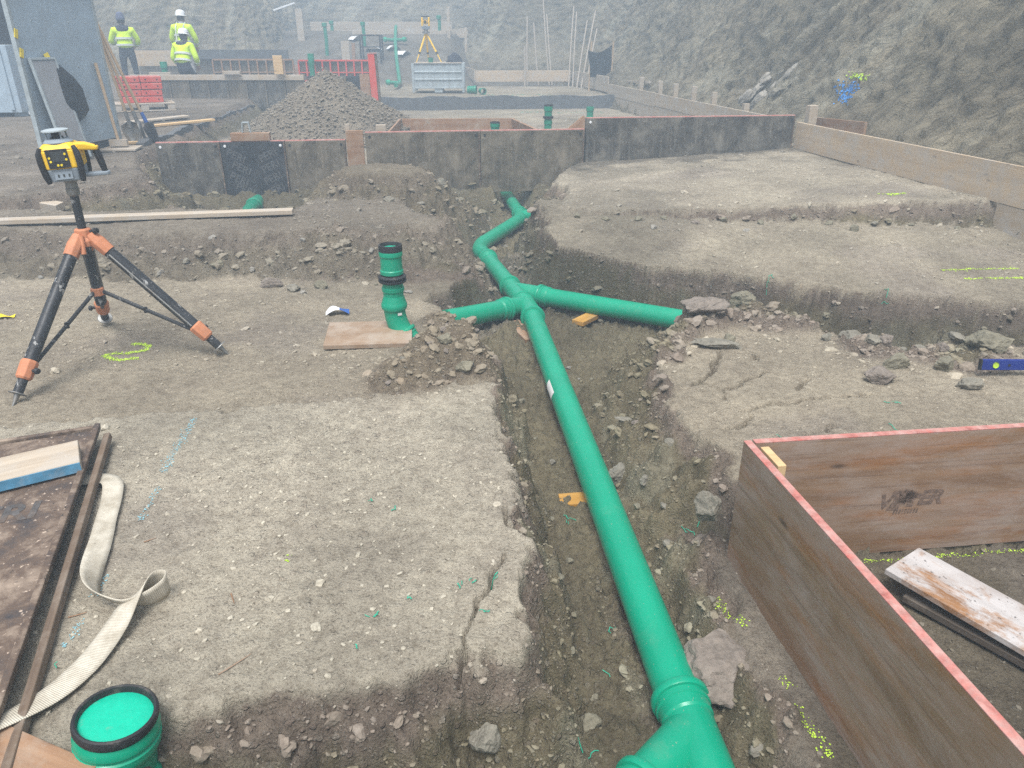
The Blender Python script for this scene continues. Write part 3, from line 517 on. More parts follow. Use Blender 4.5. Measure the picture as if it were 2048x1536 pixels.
def make_slope():
    T = toe_curve(); n = len(T); s = 0; S = []; NX = []
    for i, p in enumerate(T):
        if i: s += (p - T[i - 1]).length
        S.append(s); t = T[min(i + 6, n - 1)] - T[max(i - 6, 0)]; nn = Vector((t.y, -t.x, 0)).normalized(); NX.append(nn)
    ts = np.concatenate([np.linspace(-0.9, -0.3, 10, endpoint=False), np.linspace(-0.3, 2.3, 84, endpoint=False), np.linspace(2.3, 7.2, 46), np.array([7.6, 9, 11, 13.0])])
    S = np.array(S); Tg, Sg = np.meshgrid(ts, S, indexing='ij')
    tx = np.array([p.x for p in T])[None, :]; ty = np.array([p.y for p in T])[None, :]; nx = np.array([q.x for q in NX])[None, :]; ny = np.array([q.y for q in NX])[None, :]
    up = np.clip(Tg, -2, 7.2); out = np.maximum(Tg - 7.2, 0)
    a = R(62); sz = np.sin(a); cz = np.cos(a)
    base0 = 0.40 + 0.055 * np.clip(ty - 14, 0, 14)
    # strata dip diagonally across the face; slabs and ribs break off along them
    u = -Sg * 0.58 + up * 1.0; v = Sg * 1.0 + up * 0.58
    rib = 1 - np.abs(fbm(u * 0.2, v, 0.9, 5, 5)); rib2 = 1 - np.abs(fbm(u * 0.16, v, 0.34, 4, 15))
    st = fbm(u * 0.35, v, 0.12, 3, 25); big = fbm(Sg, up, 2.6, 4, 35)
    wx = u * 0.36 + 0.10 * fbm(Sg, up, 0.3, 3, 47); wy = v + 0.10 * fbm(Sg, up, 0.3, 3, 48)
    dw, rw = worley(wx, wy, 0.30, 45); dv, rv = worley(wx, wy, 0.115, 46); dq, rq = worley(u * 0.5, v, 0.05, 49)
    slabs = (rw - 0.5) * 0.17 * sstep(0.95, 0.55, dw) + (rv - 0.5) * 0.09 * sstep(1.0, 0.6, dv) + (rq - 0.5) * 0.035 - 0.10 * dw * (rw > 0.55) - 0.05 * dv * (rv > .5)
    disp = 0.10 * big + 0.08 * (rib - 0.7) + 0.10 * (rib2 - 0.7) + 0.05 * st + 0.30 * slabs + 0.035 * (1 - np.abs(fbm(u * 0.12, v, 0.10, 3, 85))) + 0.02 * fbm(u * 0.10, v, 0.045, 2, 95) + 0.03 * fbm(Sg, up, 0.15, 3, 55)
    fade = sstep(30, 7.2, Tg)
    disp = disp * np.where(Tg > 7.2, 0.3, 1)
    foot = sstep(0.8, -0.3, up)                                    # loose fans along the toe
    off = up * cz + out - disp * sz * 0.9 - foot * 0.28; zz = base0 + up * sz + disp * cz + 0.02 * out
    P = np.stack([tx + nx * off, ty + ny * off, zz], -1)
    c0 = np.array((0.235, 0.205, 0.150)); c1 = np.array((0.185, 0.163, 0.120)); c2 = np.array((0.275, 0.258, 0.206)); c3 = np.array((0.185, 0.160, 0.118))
    k = sstep(-0.5, 0.6, fbm(Sg, up, 1.4, 5, 65)); c = c0 + (c1 - c0) * k[..., None]
    k2 = sstep(0.25, 0.8, fbm(u * 0.3, v, 0.7, 4, 75) + 0.25 * (1 - up / 3)); c = c + (c2 - c) * (0.75 * k2)[..., None]
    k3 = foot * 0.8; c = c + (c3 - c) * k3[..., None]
    cav = np.clip(1 + 0.9 * (rib2 - 0.75), 0.75, 1.15); 
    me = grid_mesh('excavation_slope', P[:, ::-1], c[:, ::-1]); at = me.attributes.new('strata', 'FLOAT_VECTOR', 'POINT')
    sv = np.stack([u * 0.13 + 0.05 * fbm(Sg, up, 0.5, 3, 141), v + 0.12 * fbm(Sg, up, 0.6, 3, 151), 0 * u], -1)[:, ::-1]; at.data.foreach_set('vector', np.ascontiguousarray(sv).reshape(-1).astype(np.float32)); return me
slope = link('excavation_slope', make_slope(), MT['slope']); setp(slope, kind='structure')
# ------------------------------------------------------------------ loose stones bedded in the ground (nobody could count them)
def ico(sub=1):
    bm = bmesh.new(); bmesh.ops.create_icosphere(bm, subdivisions=sub, radius=1); v = np.array([q.co[:] for q in bm.verts]); f = np.array([[q.index for q in p.verts] for p in bm.faces]); bm.free(); return v, f
STONE_TINTS = 1.0 * np.array([(0.30, 0.285, 0.255), (0.22, 0.205, 0.175), (0.40, 0.385, 0.355), (0.20, 0.155, 0.140), (0.17, 0.155, 0.125), (0.26, 0.215, 0.185), (0.42, 0.40, 0.37), (0.23, 0.235, 0.22), (0.27, 0.15, 0.11)])
STONE_W = np.array([.2, .2, .12, .16, .15, .1, .03, .1, .01])
def pebbles(name, px, py, pz, size, rng, sub=1, tints=None, under=None):
    v0, f0 = ico(sub); n = len(px); nv = len(v0); nf = len(f0)
    jit = 1 + 0.5 * (rng.random((n, nv, 1)) - 0.5); sc = np.stack([0.75 + 0.6 * rng.random(n), 0.75 + 0.5 * rng.random(n), 0.45 + 0.4 * rng.random(n)], 1)[:, None, :]
    P = v0[None] * jit * sc * size[:, None, None]; a = rng.random(n) * 6.283; ca, sa = np.cos(a)[:, None], np.sin(a)[:, None]
    tl = (rng.random(n) - 0.5)[:, None] * 0.9; x = P[..., 0] * ca - P[..., 1] * sa; y = P[..., 0] * sa + P[..., 1] * ca; z = P[..., 2] + tl * x
    co = np.stack([x + px[:, None], y + py[:, None], z + pz[:, None]], -1).reshape(-1, 3)
    F = (f0[None] + (np.arange(n) * nv)[:, None, None]).reshape(-1, 3)
    me = bpy.data.meshes.new(name); me.vertices.add(len(co)); me.vertices.foreach_set('co', co.ravel().astype(np.float32)); m = len(F)
    me.loops.add(m * 3); me.loops.foreach_set('vertex_index', F.ravel().astype(np.int32)); me.polygons.add(m)
    me.polygons.foreach_set('loop_start', (np.arange(m) * 3).astype(np.int32)); me.polygons.foreach_set('loop_total', np.full(m, 3, np.int32))
    me.polygons.foreach_set('use_smooth', np.full(m, sub > 1)); me.update(calc_edges=True)
    T = STONE_TINTS if tints is None else tints; W_ = STONE_W / STONE_W.sum() if tints is None else np.full(len(tints), 1 / len(tints))
    t = T[rng.choice(len(T), n, p=W_)] * (0.75 + 0.4 * rng.random((n, 1)))
    if under is not None: t = 0.13 * t + 0.90 * under
    rgba = np.ones((n, nv, 4), np.float32); rgba[..., :3] = t[:, None]; at = me.color_attributes.new('tint', 'FLOAT_COLOR', 'POINT'); at.data.foreach_set('color', rgba.ravel()); return me
def gzv(x, y):
    i = np.clip(np.searchsorted(XS, x) - 1, 0, len(XS) - 2); j = np.clip(np.searchsorted(YS, y) - 1, 0, len(YS) - 2)
    u = (x - XS[i]) / (XS[i + 1] - XS[i]); v = (y - YS[j]) / (YS[j + 1] - YS[j]); f = lambda A: (A[j, i] * (1 - u) + A[j, i + 1] * u) * (1 - v) + (A[j + 1, i] * (1 - u) + A[j + 1, i + 1] * u) * v
    return f(ZZ), f(DD), f(GRAV), WW[j, i]
def scatter_gravel():
    rng = np.random.default_rng(5); out = []
    for (n, y0, y1, s0, s1) in [(20000, 1.1, 4.2, .0025, .0095), (13000, 3.6, 7.5, .005, .018), (7000, 6.2, 10.2, .008, .028), (2500, 10, 19, .012, .035)]:
        y = y0 + (y1 - y0) * rng.random(n); half = 0.72 * y + 0.5; x = (rng.random(n) * 2 - 1) * half
        z, d, g, w = gzv(x, y); keep = rng.random(n) < np.clip(0.035 + 0.70 * sstep(0.01, 0.06, d) + 0.40 * g * (d < 0.03), 0, 1) * np.where(w < 0, 0.55, 1)
        keep &= ~((np.abs(x - (0.70 - 0.105 * y)) < 0.09) & (y < 5.5))
        x, y, z = x[keep], y[keep], z[keep]; s = s0 + (s1 - s0) * rng.random(len(x)) ** 3.2; out.append((x, y, z + s * 0.12, s))
    return [np.concatenate(q) for q in zip(*out)], rng
(_x, _y, _z, _s), _rng = scatter_gravel()
_u = SOIL[np.clip(np.searchsorted(YS, _y), 0, len(YS) - 1), np.clip(np.searchsorted(XS, _x), 0, len(XS) - 1)]
gravel = link('gravel', pebbles('gravel', _x, _y, _z, _s, _rng, under=_u), MT['stone']); setp(gravel, 'loose angular gravel scattered over the trodden ground and cut banks', 'gravel', kind='stuff')
# crumbled clods and rubble lying on the cut faces, spoil ridges and trench floor
def scatter_rubble():
    rng = np.random.default_rng(11); out = []
    for (n, y0, y1, s0, s1) in [(5200, 1.2, 3.4, .008, .026), (5200, 3.2, 5.6, .010, .040), (3400, 5.4, 8.0, .014, .048), (3200, 7.2, 9.6, .018, .06)]:
        y = y0 + (y1 - y0) * rng.random(n); half = 0.72 * y + 0.5; x = (rng.random(n) * 2 - 1) * half
        z, d, g, w = gzv(x, y); cl = vnoise(x / 0.22, y / 0.22, 77) * 0.6 + vnoise(x / 0.07, y / 0.07, 78) * 0.4
        keep = (rng.random(n) < np.clip(sstep(0.03, 0.10, d) * (0.2 + 1.1 * sstep(0.45, 0.75, cl)) + 0.012, 0, 1) * np.where(w < 0, 0.25, 1)) & ~((np.abs(x - (0.70 - 0.105 * y)) < 0.11) & (y < 5.5)) & ~((x > 0.84 + 0.151 * (2.25 - y)) & (y < 2.3))
        x, y, z = x[keep], y[keep], z[keep]; s = 0.6 * s0 + (s1 - s0) * rng.random(len(x)) ** 3.2; out.append((x, y, z + s * 0.15, s))
    for (bx, by, br, bh) in BUMPS[:13]:
        n = int((60 if bx < 0 else 90) * br / 0.15); x = rng.normal(bx, br * 0.75, n); y = rng.normal(by, br * 0.75, n); z, d, g, w = gzv(x, y); s = 0.005 + 0.034 * rng.random(n) ** 5.0; out.append((x, y, z - s * 0.15, s))
    return [np.concatenate(q) for q in zip(*out)], rng
(_x, _y, _z, _s), _rng = scatter_rubble()
_u = SOIL[np.clip(np.searchsorted(YS, _y), 0, len(YS) - 1), np.clip(np.searchsorted(XS, _x), 0, len(XS) - 1)]
rubble = link('rubble', pebbles('rubble', _x, _y, _z, _s, _rng, 2, under=_u * 1.12), MT['stone']); setp(rubble, 'crumbled clods and rubble along the trench sides and spoil ridges', 'rubble'); rubble['kind'] = 'stuff'; gravel['kind'] = 'stuff'
for _p in rubble.data.polygons: break
rubble.data.polygons.foreach_set('use_smooth', np.zeros(len(rubble.data.polygons), bool))
# ------------------------------------------------------------------ green drain pipes
GA = math.atan(0.137)                                             # the site's building grid is turned by about 8 degrees
def socket_ring(p, d, r=0.073, L=0.10):
    """push-fit socket: bead, groove, sleeve"""
    k = r / 0.08; pr = [(0.080, 0), (0.086, 0.001), (0.099, 0.005), (0.102, 0.010), (0.102, 0.026), (0.099, 0.031), (0.0905, 0.033), (0.0895, 0.044), (0.095, 0.047), (0.095, 0.055), (0.0895, 0.058), (0.0895, 0.095), (0.0805, 0.108)]
    return MB().lathe([(a * k, b * L / 0.10) for a, b in pr], 36, align(p, Vector(p) + Vector(d)))
def line_pts(p0, p1, n=2): return [Vector(p0).lerp(Vector(p1), i / (n - 1)) for i in range(n)]
def arc(p0, pc, p1, n=7): return [(1 - t) ** 2 * Vector(p0) + 2 * t * (1 - t) * Vector(pc) + t * t * Vector(p1) for t in [i / (n - 1) for i in range(n)]]
run = thing('drain_pipe', 'long green plastic drain pipe with branch junctions lying along the bottom of the trench', 'drain pipe')
PZ = -0.262
def mainx(y): return 0.70 - 0.1045 * y if y < 5.35 else 0.141 - 0.245 * (y - 5.35)
def mp(y, z=PZ): return Vector((mainx(y), y, z))
dm = Vector((-0.1045, 1, 0)).normalized()
G = MT['green']
MB().tube(line_pts(mp(1.60), mp(5.26), 12), 0.073, 40).obj('pipe', G, run)
# near junction: straight run with a branch turning off towards the capped riser
MB().tube(line_pts(mp(0.55), mp(1.62), 4), 0.0765, 40).obj('junction_body', G, run)
wb = Vector((-0.70, -0.72, 0.0)).normalized(); w0 = mp(1.56)
MB().tube([w0 + wb * t for t in (0.0, 0.2, 0.42)], [0.0765, 0.0765, 0.076], 40).obj('junction_branch', G, run)
socket_ring(mp(1.70), -dm).obj('socket', G, run)
socket_ring(w0 + wb * 0.23, wb).obj('socket', G, run)
e0 = w0 + wb * 0.40; MB().tube([e0, e0 + wb * 0.2, Vector((-0.35, 0.78, -0.24)), Vector((-0.7, 0.95, -0.22)), Vector((-0.98, 1.25, -0.2))], 0.08, 24).obj('pipe', G, run)
# twin junctions further up
MB().tube([mp(5.22), mp(5.32), mp(5.42), mp(5.7), mp(6.0)], 0.0765, 40).obj('junction_body', G, run)
tl = mp(5.50); tld = (Vector((-0.45, 4.90, -0.165)) - tl).normalized()
MB().tube([tl + tld * t for t in (0, .15, .3)], 0.0765, 36).obj('junction_branch', G, run)
socket_ring(tl + tld * 0.20, tld).obj('socket', G, run)
MB().tube([tl + tld * 0.28, tl + tld * 0.84], 0.073, 36).obj('branch_pipe', G, run)
tr = mp(5.86); trd = (Vector((1.34, 4.97, -0.215)) - tr).normalized()
MB().tube([tr + trd * t for t in (0, .15, .32)], 0.0765, 36).obj('junction_branch', G, run)
socket_ring(tr + trd * 0.24, trd).obj('socket', G, run)
MB().tube([tr + trd * 0.32, tr + trd * 1.75], 0.073, 36).obj('branch_pipe', G, run)
for yy, s in ((5.20, 1), (5.60, -1), (5.98, 1)): socket_ring(mp(yy), (mp(yy + .05) - mp(yy - .05)) * s).obj('socket', G, run)
pA = mp(5.98); pB = Vector((-0.255, 6.98, PZ)); pC = Vector((-0.37, 7.25, PZ)); pD = Vector((0.12, 8.66, PZ)); pE = Vector((-0.06, 9.95, PZ + 0.02))
MB().tube([pA, pA.lerp(pB, .5), pB], 0.073, 32).obj('pipe', G, run)
socket_ring(pA.lerp(pB, 0.90), (pA - pB)).obj('socket', G, run)
MB().tube(arc(pB, pC - Vector((0, 0.05, 0)), pC.lerp(pD, 0.18)), 0.076, 32).obj('elbow', G, run)
MB().tube([pC.lerp(pD, 0.15), pC.lerp(pD, 0.5), pC.lerp(pD, 0.9)], 0.073, 32).obj('pipe', G, run)
MB().tube(arc(pC.lerp(pD, 0.86), pD, pD.lerp(pE, 0.16)), 0.076, 32).obj('elbow', G, run)
MB().tube([pD.lerp(pE, 0.02), pD.lerp(pE, 0.02) + Vector((0.22, 0.16, 0.03))], 0.076, 28).obj('junction_branch', G, run)
socket_ring(pD.lerp(pE, 0.17), (pE - pD)).obj('socket', G, run)
MB().tube([pD.lerp(pE, 0.15), pE, pE + (pE - pD) * 0.5], 0.073, 32).obj('pipe', G, run)
# printed sticker on the main pipe's flank
st = mp(3.92); stm = Matrix.Translation(st) @ Matrix.Rotation(R(6), 4, 'Z')
mbs = MB(); n = 6
vs_ = [(-math.cos(a) * 0.0745, y, math.sin(a) * 0.0745) for y in (-0.09, 0.09) for a in [R(-5 + 42 * i / (n - 1)) for i in range(n)]]
mbs.add(vs_, [(i, i + 1, n + i + 1, n + i) for i in range(n - 1)], True); so = mbs.obj('sticker', MT['sticker'], run); so.matrix_local = stm
def riser_lathe(parts, root, mtx):
    for nm, prof, mat_, c0, c1 in parts:
        o = MB().lathe(prof, 36, None, True, c0, c1).obj(nm, MT[mat_], root); o.matrix_local = mtx
# middle riser on its board
rb = Vector((-0.705, 4.22, 0.0))
ri = thing('riser_pipe', 'green riser pipe with black flange seal and open black rim, rising through a brown board', 'riser pipe', tuple(rb))
MB().tube([(0.12, -0.04, -0.20), (0.075, -0.024, -0.05)] + arc((0.05, -0.015, 0.0), (0.0, 0.0, 0.06), (0.0, 0.0, 0.16), 7), [0.062, 0.063, 0.064, 0.064, 0.064, 0.064, 0.064, 0.064, 0.064], 32).obj('elbow', G, ri)
socket_ring((0.042, -0.013, 0.016), (0.55, -0.18, -0.8), 0.062, 0.07).obj('socket', G, ri)
I4 = Matrix.Identity(4)
riser_lathe([('reducer', [(0.064, 0.15), (0.074, 0.155), (0.077, 0.165), (0.077, 0.185), (0.073, 0.192), (0.071, 0.20), (0.060, 0.235)], 'green', False, False),
             ('sleeve', [(0.060, 0.23), (0.060, 0.262), (0.066, 0.266), (0.067, 0.285), (0.061, 0.290), (0.060, 0.36)], 'green', False, False),
             ('upper_sleeve', [(0.062, 0.365), (0.068, 0.37), (0.0685, 0.39), (0.064, 0.396), (0.063, 0.47), (0.068, 0.476), (0.069, 0.498), (0.066, 0.505)], 'green', False, False),
             ('flange_seal', [(0.061, 0.318), (0.079, 0.320), (0.083, 0.326), (0.083, 0.332), (0.070, 0.336), (0.070, 0.342), (0.083, 0.346), (0.083, 0.353), (0.078, 0.358), (0.062, 0.362)], 'rubber', False, False),
             ('rim', [(0.055, 0.490), (0.055, 0.535), (0.060, 0.543), (0.067, 0.540), (0.069, 0.530), (0.069, 0.506), (0.063, 0.502)], 'rubber', False, False),
             ('plug', [(0.0, 0.520), (0.03, 0.521), (0.0555, 0.520)], 'cap', False, False)], ri, I4)
o = MB().box((0.026, 0.001, 0.016)).obj('sticker', MT['sticker'], ri, (0.040, -0.058, 0.135), (R(8), 0, R(28)))
bo = boxo('base_board', (0.50, 0.36, 0.027), MT['tanply'], None, (-0.845, 4.11, 0.028), (R(1.5), R(1), R(7)), 0.003); bo.name = 'board'
setp(bo, 'square brown plywood board lying under the riser pipe with the black flange', 'board')
# capped riser in the foreground
cr = thing('riser_pipe', 'capped green riser pipe with thick black rubber rim beside the webbing strap', 'riser pipe', (-1.005, 1.285, -0.20), (R(-3), R(7), 0))
riser_lathe([('pipe', [(0.080, -0.12), (0.080, 0.10)], 'green', False, False),
             ('socket', [(0.081, 0.085), (0.094, 0.092), (0.097, 0.105), (0.097, 0.128), (0.093, 0.136), (0.085, 0.145), (0.085, 0.180), (0.086, 0.200), (0.093, 0.214), (0.098, 0.222), (0.099, 0.232), (0.099, 0.246), (0.094, 0.250), (0.094, 0.258), (0.098, 0.262), (0.098, 0.274), (0.094, 0.282), (0.091, 0.290)], 'green', False, False),
             ('flange_seal', [(0.085, 0.035), (0.112, 0.038), (0.116, 0.046), (0.116, 0.054), (0.102, 0.060), (0.102, 0.068), (0.116, 0.073), (0.116, 0.082), (0.110, 0.088), (0.088, 0.09)], 'rubber', False, False),
             ('rim', [(0.084, 0.290), (0.0835, 0.313), (0.086, 0.320), (0.090, 0.322), (0.0945, 0.319), (0.0965, 0.312), (0.0965, 0.302), (0.094, 0.295), (0.090, 0.292)], 'rubber', False, False),
             ('cap', [(0.0, 0.305), (0.04, 0.306), (0.078, 0.3045), (0.0845, 0.302)], 'cap', False, False)], cr, I4)
# lone pipe end in the trench behind the plank
lp = thing('drain_pipe', 'short green pipe end emerging below the black printed formwork panel', 'drain pipe')
MB().tube([(-3.13, 9.7, -0.14), (-3.06, 9.0, -0.14), (-3.0, 8.5, -0.15), (-2.96, 8.25, -0.16)], 0.08, 28).obj('pipe', MT['green_far'], lp)
MB().lathe([(0.080, 0), (0.094, 0.005), (0.096, 0.02), (0.089, 0.03), (0.081, 0.05)], 28, align((-3.035, 8.8, -0.142), (-2.99, 8.4, -0.147))).obj('socket', MT['green_far'], lp)
# ------------------------------------------------------------------ wooden blocks under the pipe
def block(label, size, loc, rot, m, name='wood_block', cat='wood block', group=None):
    o = boxo(name, size, MT[m], None, loc, rot, 0.003); setp(o, label, cat, group); return o
block('amber offcut wedged under the long trench pipe', (0.26, 0.095, 0.045), (mainx(2.9) - 0.045, 2.92, -0.352), (0, R(-3), R(3)), 'wedge')
block('reddish board offcut below the twin pipe junction', (0.34, 0.10, 0.028), (0.075, 5.10, -0.325), (R(3), R(4), R(-66)), 'orangeply')
block('amber offcut under the longer branch pipe', (0.22, 0.10, 0.035), (0.56, 5.33, -0.315), (0, 0, R(52)), 'wedge')
block('small rough wood block on the edge of the yard behind the tripod', (0.17, 0.10, 0.07), (-4.20, 6.82, gz(-4.20, 6.82) + 0.045), (R(8), R(6), R(-12)), 'plankpale')
# ------------------------------------------------------------------ flat things on the near pad
pn = thing('shuttering_sheet', 'rusty dark formwork panel with two edge rails lying beside the strap', 'formwork', (-2.03, 1.70, 0.05), (R(0.8), R(-1.0), R(19)))
boxo('face_sheet', (1.18, 1.86, 0.021), MT['panel_rust'], pn, (0, 0, 0.022))
boxo('edge_rail', (0.022, 1.92, 0.032), MT['panel_rust'], pn, (0.592, 0.0, 0.034), (0, R(8), R(-0.6)), 0.004)
boxo('edge_rail', (0.026, 1.86, 0.030), MT['greyrail'], pn, (0.640, -0.01, 0.002), (0, R(-10), 0), 0.004)
boxo('end_rail', (1.20, 0.022, 0.030), MT['panel_rust'], pn, (-0.01, 0.945, 0.03), (0, 0, 0), 0.004)
def text(name, s, size, m, parent, loc, rot, shear=0.0, align_x='CENTER', weight=0.0):
    cu = bpy.data.curves.new(name, 'FONT'); cu.body = s; cu.size = size; cu.align_x = align_x; cu.align_y = 'CENTER'; cu.shear = shear; cu.extrude = 0.0006; cu.offset = weight; cu.resolution_u = 3
    o = bpy.data.objects.new(name, cu); col.objects.link(o); dg_ = bpy.context.evaluated_depsgraph_get(); me = bpy.data.meshes.new_from_object(o.evaluated_get(dg_)); bpy.data.objects.remove(o); bpy.data.curves.remove(cu); me.materials.clear()
    return link(name, me, m, parent, loc, rot)
text('printed_lettering', 'PERI', 0.15, MT['print_faint'], pn, (0.36, 0.36, 0.0336), (0, 0, R(-3)), weight=0.004)
text('printed_lettering', 'PERI', 0.15, MT['print_faint'], pn, (0.24, 0.58, 0.0336), (0, 0, R(-3)), weight=0.004)
bp = thing('plank', 'pale plank with blue painted sides lying across the rusty panel', 'plank', (-2.21, 2.215, 0.122), (0, R(-1), R(30)))
boxo('board', (1.20, 0.195, 0.046), MT['plankpale'], bp, bevel=0.004)
for s in (-1, 1): boxo('painted_edge', (1.196, 0.003, 0.040), MT['blueside'], bp, (0, s * 0.0985, -0.001), bevel=0.0008)
# plywood scrap in the corner
sc_ = boxo('board', (0.55, 0.50, 0.018), MT['orangeply'], None, (-1.32, 1.07, 0.055), (R(1), R(3), R(-20)), 0.002); setp(sc_, 'orange brown plywood scrap beside the capped riser pipe', 'board')
# webbing strap
def strap():
    P = [(-1.70, 2.46, .050, 0), (-1.60, 2.465, .056, 0), (-1.54, 2.43, .062, 8), (-1.50, 2.34, .050, 0), (-1.455, 2.20, .045, 2), (-1.41, 2.08, .050, 12), (-1.365, 1.95, .060, 32), (-1.328, 1.86, .068, 52), (-1.285, 1.800, .070, 62), (-1.225, 1.765, .067, 60), (-1.16, 1.752, .060, 60), (-1.105, 1.765, .068, 74), (-1.068, 1.80, .078, 86), (-1.072, 1.835, .084, 92), (-1.105, 1.83, .088, 100), (-1.128, 1.79, .088, 125), (-1.142, 1.73, .082, 158), (-1.150, 1.66, .062, 176), (-1.158, 1.58, .052, 182), (-1.172, 1.50, .050, 186), (-1.205, 1.41, .054, 180), (-1.262, 1.32, .070, 168), (-1.34, 1.23, .082, 150), (-1.44, 1.15, .080, 145), (-1.56, 1.08, .075, 150)]
    pts = []; N = 9
    for k in range(len(P) - 1):
        p0, p1, p2, p3 = [np.array(P[min(max(q, 0), len(P) - 1)], float) for q in (k - 1, k, k + 1, k + 2)]
        for i in range(N):
            t = i / N; pts.append(0.5 * (2 * p1 + (p2 - p0) * t + (2 * p0 - 5 * p1 + 4 * p2 - p3) * t * t + (3 * p1 - p0 - 3 * p2 + p3) * t ** 3))
    v = []; uv = []; f = []; L = 0; M_ = 4
    for k, p in enumerate(pts):
        a = pts[max(k - 1, 0)]; b = pts[min(k + 1, len(pts) - 1)]; t = Vector((b[0] - a[0], b[1] - a[1], b[2] - a[2])).normalized()
        side = Vector((t.y, -t.x, 0)).normalized(); nrm = Vector((0, 0, 1)); an = R(p[3]); w = side * math.cos(an) + nrm * math.sin(an); w = (w - t * w.dot(t)).normalized(); th_ = t.cross(w) * 0.0016
        if k: L += math.dist(pts[k][:3], pts[k - 1][:3])
        zmin = 0.034
        for lay in (1, -1):
            for m in range(M_ + 1):
                q = Vector(p[:3]) + w * 0.036 * (m / M_ * 2 - 1) + th_ * lay; q.z = max(q.z, zmin + 0.002 + 0.002 * lay); v.append(q); uv.append((L, m / M_))
    W_ = 2 * (M_ + 1)
    for k in range(len(pts) - 1):
        a = k * W_; b = a + W_
        for m in range(M_):
            f.append((a + m, a + m + 1, b + m + 1, b + m)); f.append((a + M_ + 1 + m, b + M_ + 1 + m, b + M_ + 2 + m, a + M_ + 2 + m))
        f.append((a, b, b + M_ + 1, a + M_ + 1)); f.append((a + M_, a + W_ - 1, b + W_ - 1, b + M_))
    me = bpy.data.meshes.new('webbing_strap'); me.from_pydata(v, [], f); ul = me.uv_layers.new(name='UVMap')
    for lp_ in me.loops: ul.data[lp_.index].uv = uv[lp_.vertex_index]
    me.polygons.foreach_set('use_smooth', [True] * len(me.polygons)); me.update(); return me
wsx = link('webbing_strap', strap(), MT['webbing']); setp(wsx, 'dirty cream ribbed webbing strap looped on the ground beside the rusty panel', 'strap')
# ------------------------------------------------------------------ timber box form, right foreground
fb = thing('formwork_box', 'open corner of red brown plywood formwork with red sealed top edges', 'formwork', (0.81, 2.255, -0.185))
def side_panel(L, ang, org, h=0.52, th=0.026):
    p = boxo('side_panel', (L, th, h), MT['redwood'], fb, bevel=0.003); d = Vector((math.cos(R(ang)), math.sin(R(ang)), 0)); p.location = Vector(org) + d * L / 2 + Vector((0, 0, h / 2)); p.rotation_euler = (0, 0, R(ang))
    e = boxo('sealed_edge', (L - 0.002, th + 0.001, 0.004), MT['rededge'], p, (0, 0, h / 2 + 0.001), bevel=0.001); return p
pl = side_panel(2.3, -81.4, (0.012, 0.012, 0)); pb = side_panel(2.3, 6.8, (0.034, 0.006, 0))
boxo('corner_batten', (0.030, 0.13, 0.50), MT['pine'], fb, (0.075, -0.082, 0.264), (0, 0, R(8.6)), 0.002)
rt = (R(90), 0, 0)
text('printed_lettering', 'VI', 0.085, MT['print_dark'], pb, (-0.60, -0.0142, -0.025), rt, 0.25, weight=0.003); text('printed_lettering', 'ER', 0.085, MT['print_dark'], pb, (-0.43, -0.0142, -0.018), rt, 0.25, weight=0.003)
sm = MB()
for k in range(26):
    x = random.gauss(-0.525, 0.024); z = random.gauss(-0.012, 0.018); w = random.uniform(.008, .03); h_ = random.uniform(.004, .016)
    sm.add([(x - w, -0.0144, z - h_ * .6), (x + w * .8, -0.0144, z - h_), (x + w, -0.0144, z + h_ * .7), (x - w * .7, -0.0144, z + h_)], [(0, 1, 2, 3)])
for k in range(9):
    x = -0.565 + k * 0.0115; sm.add([(x, -0.0144, -0.082), (x + .006, -0.0144, -0.082), (x + .009, -0.0144, -0.062), (x + .003, -0.0144, -0.062)], [(0, 1, 2, 3)])
sm.obj('ink_smudge', MT['print_dark'], pb)
lb = boxo('board', (1.05, 0.235, 0.021), MT['rustboard'], None, (1.715, 1.735, -0.120), (R(-3), R(2.5), R(-54)), 0.002); setp(lb, 'cement stained board lying loose inside the red brown formwork corner', 'board')
lb2 = boxo('board', (0.95, 0.14, 0.024), MT['greyrail2'], None, (1.700, 1.690, -0.158), (0, 0, R(-53)), 0.002); setp(lb2, 'dark weathered board lying under the cement stained board', 'board')
# ------------------------------------------------------------------ small things
lv = thing('spirit_level', 'blue aluminium spirit level lying on the rubble beside the cracked slab', 'spirit level', (2.76, 3.55, gmax(2.6, 3.55, .1) + 0.030), (R(-8), 0, R(-1)))
boxo('body', (0.62, 0.024, 0.056), MT['level'], lv, bevel=0.003)
MB().lathe([(0.0, 0), (0.014, 0.0), (0.016, 0.002), (0.016, 0.004)], 20, Matrix.Translation((-0.24, -0.0125, 0.0)) @ Matrix.Rotation(R(90), 4, 'X')).obj('vial_window', MT['lime'], lv)
MB().lathe([(0.0, 0), (0.006, 0.0), (0.007, 0.0015)], 14, Matrix.Translation((-0.17, -0.0125, 0.0)) @ Matrix.Rotation(R(90), 4, 'X')).obj('hole', MT['black'], lv)
boxo('end_cap', (0.008, 0.026, 0.058), MT['black'], lv, (-0.312, 0, 0), bevel=0.002)
